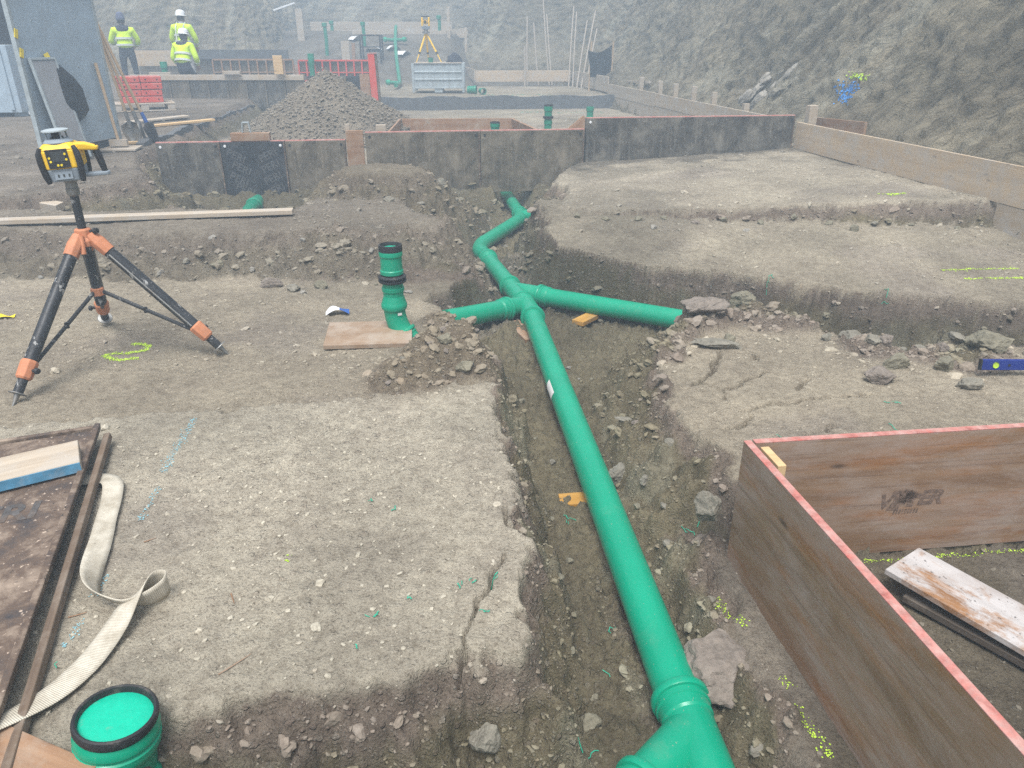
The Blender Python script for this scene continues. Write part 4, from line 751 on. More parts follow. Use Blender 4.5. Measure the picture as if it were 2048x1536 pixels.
def curl(name, label, cat, loc, rz, w, h, curve, m1, m2=None, frac=0.6):
    root = thing(name, label, cat, loc, (0, 0, R(rz))); n = 10
    for nm, a, b, m in (('sheet', 0, frac, m1), ('sheet', frac, 1, m2 or m1)):
        mb = MB(); v = []
        for i in range(n + 1):
            t = a + (b - a) * i / n; x = (t - .5) * w; z = curve * math.sin(t * 3.1) + 0.004
            v += [(x, -h / 2, z), (x, h / 2, z + 0.012 * math.sin(t * 7)), (x, -h / 2, z + .001), (x, h / 2, z + .001 + 0.012 * math.sin(t * 7))]
        f = []
        for i in range(n): a_ = 4 * i; f += [(a_, a_ + 4, a_ + 5, a_ + 1), (a_ + 2, a_ + 3, a_ + 7, a_ + 6)]
        mb.add(v, f, True); mb.obj(nm, m, root)
    return root
curl('wrapper', 'crumpled white and blue plastic wrapper on the ground near the flanged riser pipe', 'litter', (-1.135, 4.565, gz(-1.135, 4.565)), 12, 0.15, 0.075, 0.035, MT['white'], MT['blue'])
curl('tape_scrap', 'scrap of yellow tape on the ground beside the laser tripod', 'litter', (-3.235, 4.46, gz(-3.235, 4.46)), 20, 0.12, 0.05, 0.012, MT['tagyellow'])
pk = boxo('plank', (3.6, 0.115, 0.036), MT['plankpale'], None, (-3.63, 6.0, 0.302), (0, 0, R(10)), 0.003); setp(pk, 'long pale plank lying along the top of the gravel bank behind the tripod', 'plank')
# ------------------------------------------------------------------ laser tripod
HUB = Vector((-2.245, 3.85, 0.0)); FEET = [Vector((-2.43, 3.22, 0)), Vector((-1.60, 3.87, 0)), Vector((-2.535, 4.36, 0))]
FEET = [Vector((f.x, f.y, gz(f.x, f.y) - 0.005)) for f in FEET]
tp = thing('tripod', 'paint spattered black tripod with orange clamps standing on the trodden ground', 'tripod')
BP, OR = MT['blackpaint'], MT['orange']
MB().tube([HUB + Vector((0, 0, 0.30)), HUB + Vector((0, 0, 0.62)), HUB + Vector((0, 0, 0.93))], 0.021, 16).obj('centre_column', BP, tp)
MB().lathe([(0.020, 0.885), (0.030, 0.895), (0.032, 0.925), (0.028, 0.93), (0.028, 0.955), (0.034, 0.962), (0.034, 0.975)], 20, Matrix.Translation(HUB)).obj('head_collar', MT['steel'], tp)
hb = MB(); hb.lathe([(0.03, 0.625), (0.055, 0.63), (0.058, 0.66), (0.045, 0.675), (0.042, 0.715), (0.030, 0.72)], 8, Matrix.Translation(HUB), False, True, True); h_o = hb.obj('hub', OR, tp); bev(h_o, 0.004)
MB().tube([HUB + Vector((0.015, -0.05, 0.69)), HUB + Vector((0.02, -0.075, 0.60))], [0.010, 0.013], 10).obj('clamp_lever', OR, tp)
MB().lathe([(0.0, 0), (0.014, 0.002), (0.017, 0.02), (0.008, 0.028), (0.007, 0.045)], 10, align(HUB + Vector((0.085, -0.01, 0.71)), HUB + Vector((0.0, 0, 0.70)))).obj('knob', MT['black'], tp)
SP = HUB + Vector((0.0, 0.09, 0.375))
MB().lathe([(0.018, -0.022), (0.034, -0.018), (0.034, 0.018), (0.018, 0.022)], 8, Matrix.Translation(HUB + Vector((0, 0, 0.375))), False).obj('spreader_ring', OR, tp)
for f in FEET:
    out = Vector((f.x - HUB.x, f.y - HUB.y, 0)).normalized(); top = HUB + out * 0.055 + Vector((0, 0, 0.66)); ax = (f - top); L = ax.length; u = ax / L
    hj = MB().tube([top - u * 0.035, top + u * 0.02, top + u * 0.085], [0.030, 0.040, 0.037], 8, smooth=False); bev(hj.obj('leg_joint', OR, tp), 0.004)
    leg = MB().tube([top + u * 0.07, top + u * (L * 0.5), top + u * (L - 0.22)], 0.031, 18).obj('leg', BP, tp)
    MB().tube([top + u * 0.10, top + u * (L - 0.25)], 0.006, 6).obj('groove_rail', MT['steel'], leg).location = Vector((u.y, -u.x, 0)).normalized() * 0.0275
    cl = MB().tube([top + u * (L - 0.245), top + u * (L - 0.235), top + u * (L - 0.155), top + u * (L - 0.145)], [0.034, 0.041, 0.038, 0.030], 8, smooth=False).obj('clamp', OR, tp); bev(cl, 0.003)
    sd_ = Vector((u.y, -u.x, 0)).normalized(); cp = top + u * (L - 0.195)
    MB().lathe([(0.0, 0), (0.013, 0.002), (0.017, 0.016), (0.009, 0.024), (0.007, 0.045)], 10, align(cp - sd_ * 0.075, cp)).obj('knob', MT['black'], tp)
    MB().tube([top + u * (L - 0.16), top + u * (L - 0.075)], 0.023, 14).obj('lower_leg', BP, tp)
    ft = MB(); ft.tube([top + u * (L - 0.085), top + u * (L - 0.06), f], [0.017, 0.014, 0.003], 12); fo = ft.obj('spike', MT['steel'], tp)
    MB().lathe([(0.012, 0), (0.040, 0.002), (0.042, 0.006), (0.014, 0.009)], 20, align(top + u * (L - 0.075), top + u * (L - 0.06))).obj('foot_plate', MT['steel'], tp)
    s0 = HUB + Vector((0, 0, 0.375)) + out * 0.03; s1 = cp - Vector((0, 0, 0.0)) + out * -0.03
    MB().tube([s0, s1], 0.0105, 10).obj('brace', BP, tp)
    mid = s0.lerp(s1, 0.45); MB().tube([mid - u * 0.0 + Vector((0, 0, -0.016)), mid + Vector((0, 0, 0.014))], 0.011, 8).obj('brace_clip', MT['black'], tp)
# ------------------------------------------------------------------ rotary laser
rl = thing('rotary_laser', 'yellow and grey rotary laser level with black bumpers on top of the tripod', 'laser level', tuple(HUB + Vector((0, 0, 0.972))), (R(1.5), R(-3.5), R(17)))
YL, BK, GC = MT['yellow'], MT['black'], MT['casegrey']
def taper(b, t, z0, z1, off=(0, 0)):
    """four-sided body, half sizes b at z0 and t at z1, corners cut"""
    def ring(h, z, o):
        x, y = h; c = min(x, y) * 0.28
        return [(o[0] + px, o[1] + py, z) for px, py in ((-x + c, -y), (x - c, -y), (x, -y + c), (x, y - c), (x - c, y), (-x + c, y), (-x, y - c), (-x, -y + c))]
    v = ring(b, z0, (0, 0)) + ring(t, z1, off); n = 8
    return MB().add(v, [tuple(range(n - 1, -1, -1)), tuple(range(n, 2 * n))] + [(i, (i + 1) % n, n + (i + 1) % n, n + i) for i in range(n)])
bev(taper((0.078, 0.075), (0.088, 0.083), 0.0, 0.062).obj('base_shell', GC, rl), 0.006)
bev(taper((0.089, 0.084), (0.092, 0.084), 0.062, 0.150).obj('shell', YL, rl), 0.006)
bev(taper((0.092, 0.085), (0.062, 0.060), 0.150, 0.180).obj('top_shell', YL, rl), 0.008)
for sx in (-1, 1):
    for sy in (-1, 1):
        bm_ = MB().tube([(sx * 0.076, sy * 0.072, -0.004), (sx * 0.082, sy * 0.078, 0.03), (sx * 0.086, sy * 0.080, 0.09), (sx * 0.085, sy * 0.080, 0.135), (sx * 0.074, sy * 0.070, 0.165)], [0.012, 0.015, 0.016, 0.015, 0.010], 8)
        bm_.obj('bumper', BK, rl)
pn_ = boxo('control_panel', (0.098, 0.006, 0.090), BK, rl, (-0.004, -0.0865, 0.112), (R(-2), 0, 0), 0.004)
boxo('screen', (0.058, 0.003, 0.046), MT['screen'], pn_, (0.004, -0.0035, 0.010), bevel=0.002)
for bx, bz in ((-0.037, 0.005), (-0.034, -0.012), (-0.006, -0.031), (0.009, -0.031), (0.037, -0.006), (0.036, 0.02)):
    MB().lathe([(0.0, 0.003), (0.005, 0.003), (0.006, 0.0)], 10, Matrix.Translation((bx, -0.003, bz)) @ Matrix.Rotation(R(90), 4, 'X')).obj('button', MT['tagyellow'], pn_)
boxo('battery_cover', (0.080, 0.004, 0.036), GC, rl, (-0.002, -0.083, 0.030), (R(-9), 0, 0), 0.003)
for k in range(3): boxo('cover_slot', (0.008, 0.003, 0.014), MT['screen'], rl, (-0.024 + k * 0.024, -0.0855, 0.031), (R(-9), 0, 0), 0.001)
# handle: yellow beak above, grey foot below, black grip between
bk = MB().add([(0.03, -0.05, 0.176), (0.03, 0.05, 0.176), (0.03, 0.05, 0.138), (0.03, -0.05, 0.138), (0.11, -0.032, 0.168), (0.11, 0.032, 0.168), (0.11, 0.032, 0.134), (0.11, -0.032, 0.134), (0.172, -0.018, 0.147), (0.172, 0.018, 0.147), (0.168, 0.018, 0.126), (0.168, -0.018, 0.126)], [(0, 4, 5, 1), (1, 5, 6, 2), (2, 6, 7, 3), (3, 7, 4, 0), (4, 8, 9, 5), (5, 9, 10, 6), (6, 10, 11, 7), (7, 11, 8, 4), (8, 11, 10, 9), (0, 1, 2, 3)]).obj('handle_beak', YL, rl); bev(bk, 0.008, 3)
hf = MB().prism([(0.060, -0.030), (0.185, -0.022), (0.195, 0.0), (0.185, 0.022), (0.060, 0.030)], 0.004, 0.022).obj('handle_foot', GC, rl); bev(hf, 0.005)
MB().tube([(0.150, 0, 0.150), (0.160, 0, 0.11), (0.166, 0, 0.06), (0.172, 0, 0.014)], [0.015, 0.018, 0.017, 0.013], 12).obj('grip', BK, rl)
MB().lathe([(0.066, 0.176), (0.068, 0.182), (0.052, 0.196), (0.046, 0.198)], 28, None, True, False, True).obj('rotor_base', GC, rl)
MB().lathe([(0.030, 0.196), (0.030, 0.206), (0.022, 0.208), (0.022, 0.228)], 20, None, True, False, True).obj('rotor', BK, rl)
for a in (35, 125, 215, 305): MB().tube([(0.050 * math.cos(R(a)), 0.050 * math.sin(R(a)), 0.192), (0.046 * math.cos(R(a)), 0.046 * math.sin(R(a)), 0.232)], 0.004, 6).obj('cage_post', GC, rl)
MB().lathe([(0.0, 0.243), (0.044, 0.242), (0.060, 0.238), (0.061, 0.232), (0.052, 0.229), (0.0, 0.229)], 32).obj('top_cap', MT['zinc'], rl)
# ------------------------------------------------------------------ formwork walls across the trench
WD = Vector((math.cos(GA), math.sin(GA), 0))
def wall_pt(x): return Vector((x, 9.505 + 0.137 * x, 0))
def fwall(label, panels, z0, z1, th=0.09, group=None):
    """panels: list of (x_start, x_end, material, print)"""
    xa, xb = panels[0][0], panels[-1][1]; root = thing('formwork_wall', label, 'formwork', tuple(wall_pt(xa)), (0, 0, GA))
    k = 1 / math.cos(GA)
    for (a, b, m, pr) in panels:
        w = (b - a) * k - 0.006; cx = ((a + b) / 2 - xa) * k
        p = boxo('panel', (w, th, z1 - z0), MT[m], root, (cx, 0, (z0 + z1) / 2), bevel=0.004)
        boxo('top_edge', (w, th * 0.55, 0.012), MT['rededge'], p, (0, -th * 0.12, (z1 - z0) / 2 + 0.004), bevel=0.003)
        for q in (-1, 1):
            MB().lathe([(0.0, 0.006), (0.013, 0.006), (0.016, 0.0)], 12, Matrix.Translation((q * (w / 2 - 0.05), -th / 2, (z1 - z0) / 2 - 0.045)) @ Matrix.Rotation(R(90), 4, 'X')).obj('tie_plug', MT['white' if (pr or q < 0 and m == 'panel_dark') else 'black'], p)
        boxo('frame_rib', (0.018, 0.006, z1 - z0 - 0.01), MT['panel_rust'], p, (w / 2 - 0.010, -th / 2 - 0.001, 0), bevel=0.001)
        if pr:
            rr = random.Random(3)
            for i in range(8):
                x = -w / 2 + 0.17 + (i % 2) * 0.36 + rr.uniform(-.02, .02) + 0.03 * (i // 2 % 2); z = (z1 - z0) / 2 - 0.16 - (i // 2) * 0.13 + rr.uniform(-.01, .01)
                if abs(x) > w / 2 - 0.09: continue
                text('printed_lettering', 'PERI', 0.12, MT['print_'], p, (x, -th / 2 - 0.0015, z), (R(90), R(-24 if i % 2 else 28), 0), weight=0.002)
    return root
fwall('low stained formwork wall with black printed panel in front of the gravel heap', [(-4.12, -3.41, 'panel_dark', 0), (-3.41, -2.68, 'panel_black', 1), (-2.68, -1.985, 'panel_mid', 0)], -0.12, 0.545)
fwall('stained brown formwork wall spanning the pipe trench', [(-1.755, -0.39, 'panel_mid', 0), (-0.39, 0.89, 'panel_mid', 0)], -0.10, 0.625)
fwall('taller dark formwork wall with bright red top edge at the back of the slab', [(0.905, 3.60, 'panel_dark', 0)], 0.10, 0.755)
wp = wall_pt(-1.87); fs = boxo('filler_board', (0.20, 0.05, 0.62), MT['orangeply'], None, (wp.x, wp.y - 0.03, 0.345), (0, 0, GA), 0.003)
fs.name = 'board'; setp(fs, 'upright orange brown board filling the gap between two formwork walls', 'board')
def stub(label, x, y, z, s, m): o = boxo('wood_block', s, MT[m], None, (x, y, z), (0, 0, GA), 0.003); setp(o, label, 'wood block'); return o
wq = wall_pt(-3.06); stub('brown timber block sitting on the red edge of the low formwork wall', wq.x, wq.y, 0.599, (0.44, 0.10, 0.088), 'orangeply')
wc = thing('clamp_bracket', 'small steel clamp bracket on the timber block above the printed panel', 'bracket', (wq.x - 0.04, wq.y, 0.644), (0, 0, GA))
boxo('cheek', (0.012, 0.06, 0.11), MT['zinc'], wc, (-0.04, 0, 0.055), (0, R(6), 0), 0.002); boxo('cheek', (0.012, 0.06, 0.11), MT['zinc'], wc, (0.04, 0, 0.055), (0, R(-6), 0), 0.002); boxo('bridge', (0.075, 0.06, 0.010), MT['zinc'], wc, (0, 0, 0.113), bevel=0.002)
we = wall_pt(-1.99); stub('pale stake end showing behind the orange brown filler board', we.x, we.y + 0.18, 0.52, (0.055, 0.055, 0.38), 'plankpale')
we = wall_pt(-1.62); stub('pale timber end at the foot of the gravel heap behind the wall', we.x, we.y + 0.35, 0.50, (0.12, 0.08, 0.36), 'plankpale')
# ------------------------------------------------------------------ timber edging along the excavation slope
BA = math.atan2(1, -0.141)
def bx_at(y): return 5.03 - 0.141 * y
def edging(label, y0, y1, z0, z1, m, off=0.0, th=0.027):
    d = Vector((bx_at(y1) - bx_at(y0), y1 - y0, 0)); L = d.length; c = Vector(((bx_at(y0) + bx_at(y1)) / 2 + off, (y0 + y1) / 2, (z0 + z1) / 2))
    o = boxo('edging_board', (L - 0.004, th, z1 - z0), MT[m], None, tuple(c), (0, 0, math.atan2(d.y, d.x)), 0.003); setp(o, label, 'edging board'); return o
edging('long tan edging board running from the red topped wall along the upper slab', 4.2, 9.93, 0.365, 0.685, 'yellowply')
edging('lower grey edging board below the end of the slab', 4.0, 6.36, 0.06, 0.361, 'greyboard', 0.004)
edging('upper brown edging board between the stakes behind the red topped wall', 10.08, 15.6, 0.46, 0.690, 'greyboard')
edging('lower pale edging board beside the sunken floor behind the wall', 10.1, 15.6, 0.16, 0.456, 'greyboard', 0.006)
edging('upper whitish edging board beside the grey ledge', 15.61, 19.2, 0.44, 0.70, 'plankpale', -0.004)
edging('lower whitish edging board meeting the grey ledge', 15.61, 19.2, 0.14, 0.436, 'plankpale', 0.002)
edging('far whitish edging board running on to the tan cross board', 19.21, 23.2, 0.50, 0.86, 'plankpale')
o = boxo('edging_board', (2.75, 0.03, 0.30), MT['yellowply'], None, (0.32, 23.0, 0.725), (0, 0, R(4)), 0.003); setp(o, 'tan cross board closing the far end of the ledge', 'edging board')
o = boxo('edging_board', (3.2, 0.03, 0.28), MT['plankpale'], None, (-1.30, 24.45, 0.76), (0, 0, R(98.5)), 0.003); setp(o, 'pale board running away from the end of the tan cross board', 'edging board')
for i, (y, zt, s) in enumerate([(9.97, 0.88, .11), (11.98, 0.76, .085), (13.26, 0.85, .085), (14.21, 0.89, .085), (15.15, 0.89, .085), (16.03, 0.90, .085), (17.35, 0.92, .09)]):
    x = bx_at(y) + (0.22 if i else 0.18); z0 = gz(x, y) - 0.15
    o = boxo('stake', (s, s, zt - z0), MT['plankpale'], None, (x, y, (zt + z0) / 2), (R(random.uniform(-2, 2)), R(random.uniform(-2, 2)), GA), 0.003)
    setp(o, 'thick pale square stake at the end of the red topped wall' if i == 0 else 'pale square stake standing behind the timber edging boards', 'stake', None if i == 0 else 'stakes behind the edging boards')
x = bx_at(17.6) + 0.12; o = boxo('rail', (1.7, 0.05, 0.05), MT['plankpale'], None, (x + 0.16, 17.9, 0.80), (0, R(2), R(98)), 0.003); setp(o, 'short timber rail resting across the far stakes', 'rail')
o = boxo('edging_board', (1.3, 0.03, 0.14), MT['orangeply'], None, (4.02, 9.75, 0.665), (0, R(2), R(100)), 0.003); setp(o, 'dark brown board lying behind the thick stake at the slope foot', 'board')
o.name = 'board'
# ------------------------------------------------------------------ sunken floor behind the walls
def strip(name, a, b, z0, z1, th, m, label=None, cat=None, kind=None):
    a = Vector((*a, 0)); b = Vector((*b, 0)); d = b - a; n = max(2, int(d.length / 0.12)); mb = MB(); v = []; nx = Vector((d.y, -d.x, 0)).normalized()
    for i in range(n + 1):
        p = a.lerp(b, i / n); w = 0.012 * math.sin(i * 1.7) + random.uniform(-.008, .008); zt = z1 + 0.018 * math.sin(i * 0.55) + random.uniform(-.010, .010)
        v += [p + nx * (th / 2 + w) + Vector((0, 0, z0)), p + nx * (th / 2 + w) + Vector((0, 0, zt)), p - nx * th / 2 + Vector((0, 0, zt)), p - nx * th / 2 + Vector((0, 0, z0))]
    f = []
    for i in range(n):
        q = 4 * i; f += [(q, q + 1, q + 5, q + 4), (q + 1, q + 2, q + 6, q + 5), (q + 2, q + 3, q + 7, q + 6)]
    f += [(0, 3, 2, 1), (4 * n, 4 * n + 1, 4 * n + 2, 4 * n + 3)]
    mb.add(v, f); o = mb.obj(name, MT[m]); setp(o, label, cat, kind=kind); return o
strip('ledge_face', (-3.35, 17.86), (2.40, 18.62), 0.10, 0.475, 0.10, 'concrete', kind='structure')
strip('pit_lining', (-4.62, 9.6), (-5.25, 16.2), 0.05, 0.47, 0.10, 'concrete', kind='structure')
hp = thing('formwork_tray', 'shallow brown timber formwork tray on the sunken floor behind the wall', 'formwork', (-0.85, 12.5, 0.19), (0, 0, R(3)))
boxo('back_board', (1.80, 0.03, 0.31), MT['orangeply'], hp, (0, 0, 0.155)); boxo('side_board', (0.03, 1.95, 0.31), MT['orangeply'], hp, (1.02, -0.90, 0.155), (0, R(-10), R(9)))
boxo('side_board', (0.03, 1.9, 0.31), MT['orangeply'], hp, (-0.93, -0.93, 0.155))
o = boxo('board', (0.40, 0.03, 0.22), MT['orangeply'], None, (0.86, 10.35, 0.52), (R(-12), R(-35), R(20)), 0.002); setp(o, 'small brown board propped at the end of the red topped wall', 'board')
def small_riser(label, x, y, z1, seal=True, group=None):
    z0 = gz(x, y); h = z1 - z0; r_ = thing('riser_pipe', label, 'riser pipe', (x, y, z0))
    MB().lathe([(0.062, -0.1), (0.062, h * 0.35), (0.070, h * 0.37), (0.070, h * 0.48), (0.062, h * 0.5), (0.062, h * 0.8), (0.072, h * 0.82), (0.072, h * 0.97), (0.062, h)], 24).obj('pipe', MT['green_far'], r_)
    MB().lathe([(0.0, 0), (0.058, 0.0), (0.058, 0.012), (0.07, 0.012), (0.073, 0.0), (0.071, -0.02)], 24, Matrix.Translation((0, 0, h))).obj('rim', MT['rubber' if seal else 'green_far'], r_)
    if seal: MB().lathe([(0.06, 0), (0.085, 0.004), (0.085, 0.018), (0.07, 0.02), (0.085, 0.024), (0.085, 0.038), (0.06, 0.042)], 24, Matrix.Translation((0, 0, h * 0.55))).obj('flange_seal', MT['rubber'], r_)
    return r_
small_riser('short green riser with black rim beside the brown timber tray', -0.25, 11.5, 0.53)
small_riser('tall green riser with dark flange standing on the sunken floor', 0.60, 13.0, 0.66)
small_riser('short green riser just behind the corner of the red topped wall', 1.46, 14.7, 0.50, False)
# ------------------------------------------------------------------ heap of gravel
def heap():
    cx, cy, zt, rad = -2.94, 12.6, 1.13, 1.50; n = 150; m = 62; a = np.linspace(0, 2 * np.pi, n, endpoint=False); q = np.linspace(0, 1, m) ** 0.9
    A, Q = np.meshgrid(a, q); rr = rad * (1 + 0.10 * np.sin(A * 2 + 1) + 0.06 * np.sin(A * 5)); r_ = rr * Q
    x = cx + r_ * np.cos(A); y = cy + r_ * np.sin(A); h = (1.0 - Q); top = 1.05 * np.minimum(h, 0.90 + 0.1 * h) ** 0.97
    z = 0.16 + top + 0.03 * fbm(x, y, 0.35, 4, 7) + 0.018 * np.clip(0.6 - worley(x, y, 0.05, 3)[0], 0, 1) * 2
    P = np.stack([x, y, z], -1); P = np.concatenate([P, P[:, :1]], 1); c = np.zeros(P.shape); c[:] = (0.225, 0.197, 0.155); c *= (1 + 0.2 * fbm(P[..., 0], P[..., 1], 0.3, 4, 9))[..., None]
    g = np.full(P.shape[:2], 0.9); me = grid_mesh('gravel_heap', P[:, ::-1], c, g); rng = np.random.default_rng(3); k = 11000
    jj = rng.integers(1, m - 1, k); jj = (m - 1) * np.sqrt(rng.random(k)); jj = jj.astype(int).clip(0, m - 1); ii = rng.integers(0, n, k)
    return me, P[jj, ii], rng
hme, hp_, hr = heap()
gh = thing('gravel_heap', 'tall cone shaped heap of grey gravel behind the low formwork wall', 'gravel heap', (0, 0, 0)); gh['kind'] = 'thing'
link('core', hme, MT['ground'], gh)
so_ = link('stones', pebbles('heap_stones', hp_[:, 0] + hr.normal(0, .02, len(hp_)), hp_[:, 1] + hr.normal(0, .02, len(hp_)), hp_[:, 2] + 0.005, 0.006 + 0.022 * hr.random(len(hp_)) ** 4, hr, under=np.tile(np.array([[0.235, 0.205, 0.162]]), (len(hp_), 1))), MT['stone'], gh); so_['kind'] = 'stuff'
# ------------------------------------------------------------------ site cabinet panel, tools and timber in the yard
cz = gz(-4.95, 9.0)
cp_ = thing('site_hoarding', 'tall upright blue grey sheet steel wall panel with shovels leaning on it', 'hoarding', (-5.02, 8.22, cz), (0, 0, R(84)))
boxo('sheet', (1.42, 0.03, 1.52), MT['sheet'], cp_, (0.71, 0, 0.90), bevel=0.004)
for x in (0.015, 1.405): boxo('edge_post', (0.045, 0.05, 1.62), MT['zinc'], cp_, (x, 0, 0.84), bevel=0.004)
boxo('top_rail', (1.42, 0.05, 0.04), MT['zinc'], cp_, (0.71, 0, 1.67), bevel=0.004); boxo('gap_shade', (1.36, 0.02, 0.12), MT['paintedshade'], cp_, (0.71, 0.02, 0.07), bevel=0.003)  # dark strip paints the shadow in the gap under the sheet
for x in (0.3, 0.9, 1.2):
    for z in (0.5, 0.95, 1.4): MB().lathe([(0.0, 0.006), (0.008, 0.005), (0.011, 0)], 8, Matrix.Translation((x, -0.015, z)) @ Matrix.Rotation(R(90), 4, 'X')).obj('rivet', MT['zinc'], cp_)
for x, z in ((0.02, 1.28), (0.03, 1.10)): boxo('tape_tag', (0.05, 0.006, 0.09), MT['tagyellow'], cp_, (x, -0.03, z), (0, R(20), 0), 0.002)
ls = thing('aluminium_sheet', 'narrow framed aluminium sheet leaning against the near end of the steel panel', 'metal sheet', (-4.96, 8.30, cz), (R(-9), 0, R(84)))
boxo('sheet', (0.36, 0.012, 1.0), MT['sheet2'], ls, (0.20, -0.16, 0.51)); boxo('frame', (0.025, 0.03, 1.02), MT['zinc'], ls, (0.39, -0.16, 0.51), bevel=0.003); boxo('frame', (0.025, 0.03, 1.02), MT['zinc'], ls, (0.01, -0.16, 0.51), bevel=0.003); boxo('frame', (0.40, 0.03, 0.025), MT['zinc'], ls, (0.20, -0.16, 1.03), bevel=0.003)
boxo('tape_tag', (0.08, 0.005, 0.05), MT['tagyellow'], ls, (0.30, -0.155, 1.06), (0, R(-15), 0), 0.002)
# dark jacket hung on the panel
jk = MB(); rr = random.Random(2); prof = [(0.0, 0.06, .03), (-0.05, 0.13, .06), (-0.13, 0.17, .09), (-0.25, 0.19, .13), (-0.38, 0.20, .15), (-0.48, 0.18, .14), (-0.56, 0.12, .10), (-0.60, 0.05, .04)]; v = []; n = 14
for (z, rx, ry) in prof:
    for j in range(n):
        a = 2 * math.pi * j / n; k = 1 + 0.16 * math.sin(3 * a + z * 9) + rr.uniform(-.05, .05); v.append((rx * k * math.cos(a) + 0.22 * (-z) + 0.02 * math.sin(z * 23), -abs(ry * k * math.sin(a)) - 0.005 if math.sin(a) < 0 else -0.004, z))
jk.add(v, [(i * n + j, i * n + (j + 1) % n, (i + 1) * n + (j + 1) % n, (i + 1) * n + j) for i in range(len(prof) - 1) for j in range(n)], True)
jo = jk.obj('jacket', MT['tarp'], None, (-4.945, 8.72, cz + 0.98), (0, 0, R(84))); jo.rotation_euler = (0, 0, R(84)); setp(jo, 'crumpled black jacket hanging on the blue grey steel panel', 'jacket')
def shovel(label, base, top, m_blade, sock, roll):
    b = Vector(base); t = Vector(top); u = (t - b).normalized(); r_ = thing('shovel', label, 'shovel', tuple(b), group='shovels leaning on the steel panel')
    M_ = align((0, 0, 0), u) @ Matrix.Rotation(R(roll), 4, 'Z'); L = (t - b).length
    h = MB().tube([(0, 0, 0.26), (0.006, 0, L * 0.5), (0, 0, L)], 0.018, 12).obj('handle', MT['woodpole'], r_); h.matrix_local = M_
    s = MB().tube([(0, 0, 0.20), (0, 0, 0.40)], [0.027, 0.021], 12).obj('socket', MT[sock], r_); s.matrix_local = M_
    mb = MB(); v = []; outl = [(0.0, 0.0), (0.055, 0.02), (0.095, 0.08), (0.115, 0.17), (0.115, 0.235), (0.03, 0.27)]
    for (hw, z) in outl:
        for k in range(7): f = k / 3 - 1; v.append((hw * f, 0.035 * (1 - f * f) * (0.4 + z * 2), z))
    fs_ = [(i * 7 + k, i * 7 + k + 1, (i + 1) * 7 + k + 1, (i + 1) * 7 + k) for i in range(len(outl) - 1) for k in range(6)]
    mb.add(v, fs_, True); bl_ = mb.obj('blade', MT[m_blade], r_); bl_.matrix_local = M_; so2 = bl_.modifiers.new('solid', 'SOLIDIFY'); so2.thickness = 0.004
def gp(x, y, dz=0): return (x, y, gz(x, y) + dz)
shovel('shovel with grey blade nearest the steel panel edge', gp(-4.80, 9.88), (-4.95, 9.74, cz + 1.42), 'steel', 'steel', 10)
shovel('shovel with muddy steel blade between the two others', gp(-4.70, 9.94), (-4.97, 9.76, cz + 1.50), 'steel', 'steel', -15)
shovel('shovel with blue socket and dark blade', gp(-4.585, 9.98), (-4.96, 9.80, cz + 1.46), 'black', 'blue', -35)
br = thing('push_broom', 'wooden broom handle with its head resting on a plywood square', 'broom', gp(-4.74, 9.32, 0.045), (0, 0, R(10)))
boxo('head', (0.20, 0.07, 0.075), MT['greyboard'], br, (0, 0, 0.04)); h = MB().tube([(0, 0, 0.06), (-0.10, 0.10, 0.92)], 0.019, 12).obj('handle', MT['woodpole'], br)
o = boxo('board', (0.46, 0.30, 0.022), MT['plankpale'], None, gp(-4.74, 9.30, 0.024), (R(2), 0, R(8)), 0.002); setp(o, 'pale plywood square under the broom head', 'board')
o = boxo('plank', (0.9, 0.14, 0.03), MT['pine'], None, gp(-4.93, 11.75, 0.03), (0, R(-2), R(42)), 0.003); setp(o, 'short clean yellow plank lying in the yard by the pit edge', 'plank')
o = boxo('plank', (0.95, 0.20, 0.028), MT['plankpale'], None, gp(-5.50, 12.15, 0.03), (0, R(-2), R(48)), 0.003); setp(o, 'wide grey plank lying in front of the pallet', 'plank')
o = boxo('plank', (0.7, 0.12, 0.03), MT['pine'], None, gp(-5.0, 9.75, 0.025), (0, 0, R(18)), 0.003); setp(o, 'pale plank end under the foot of the steel panel', 'plank')
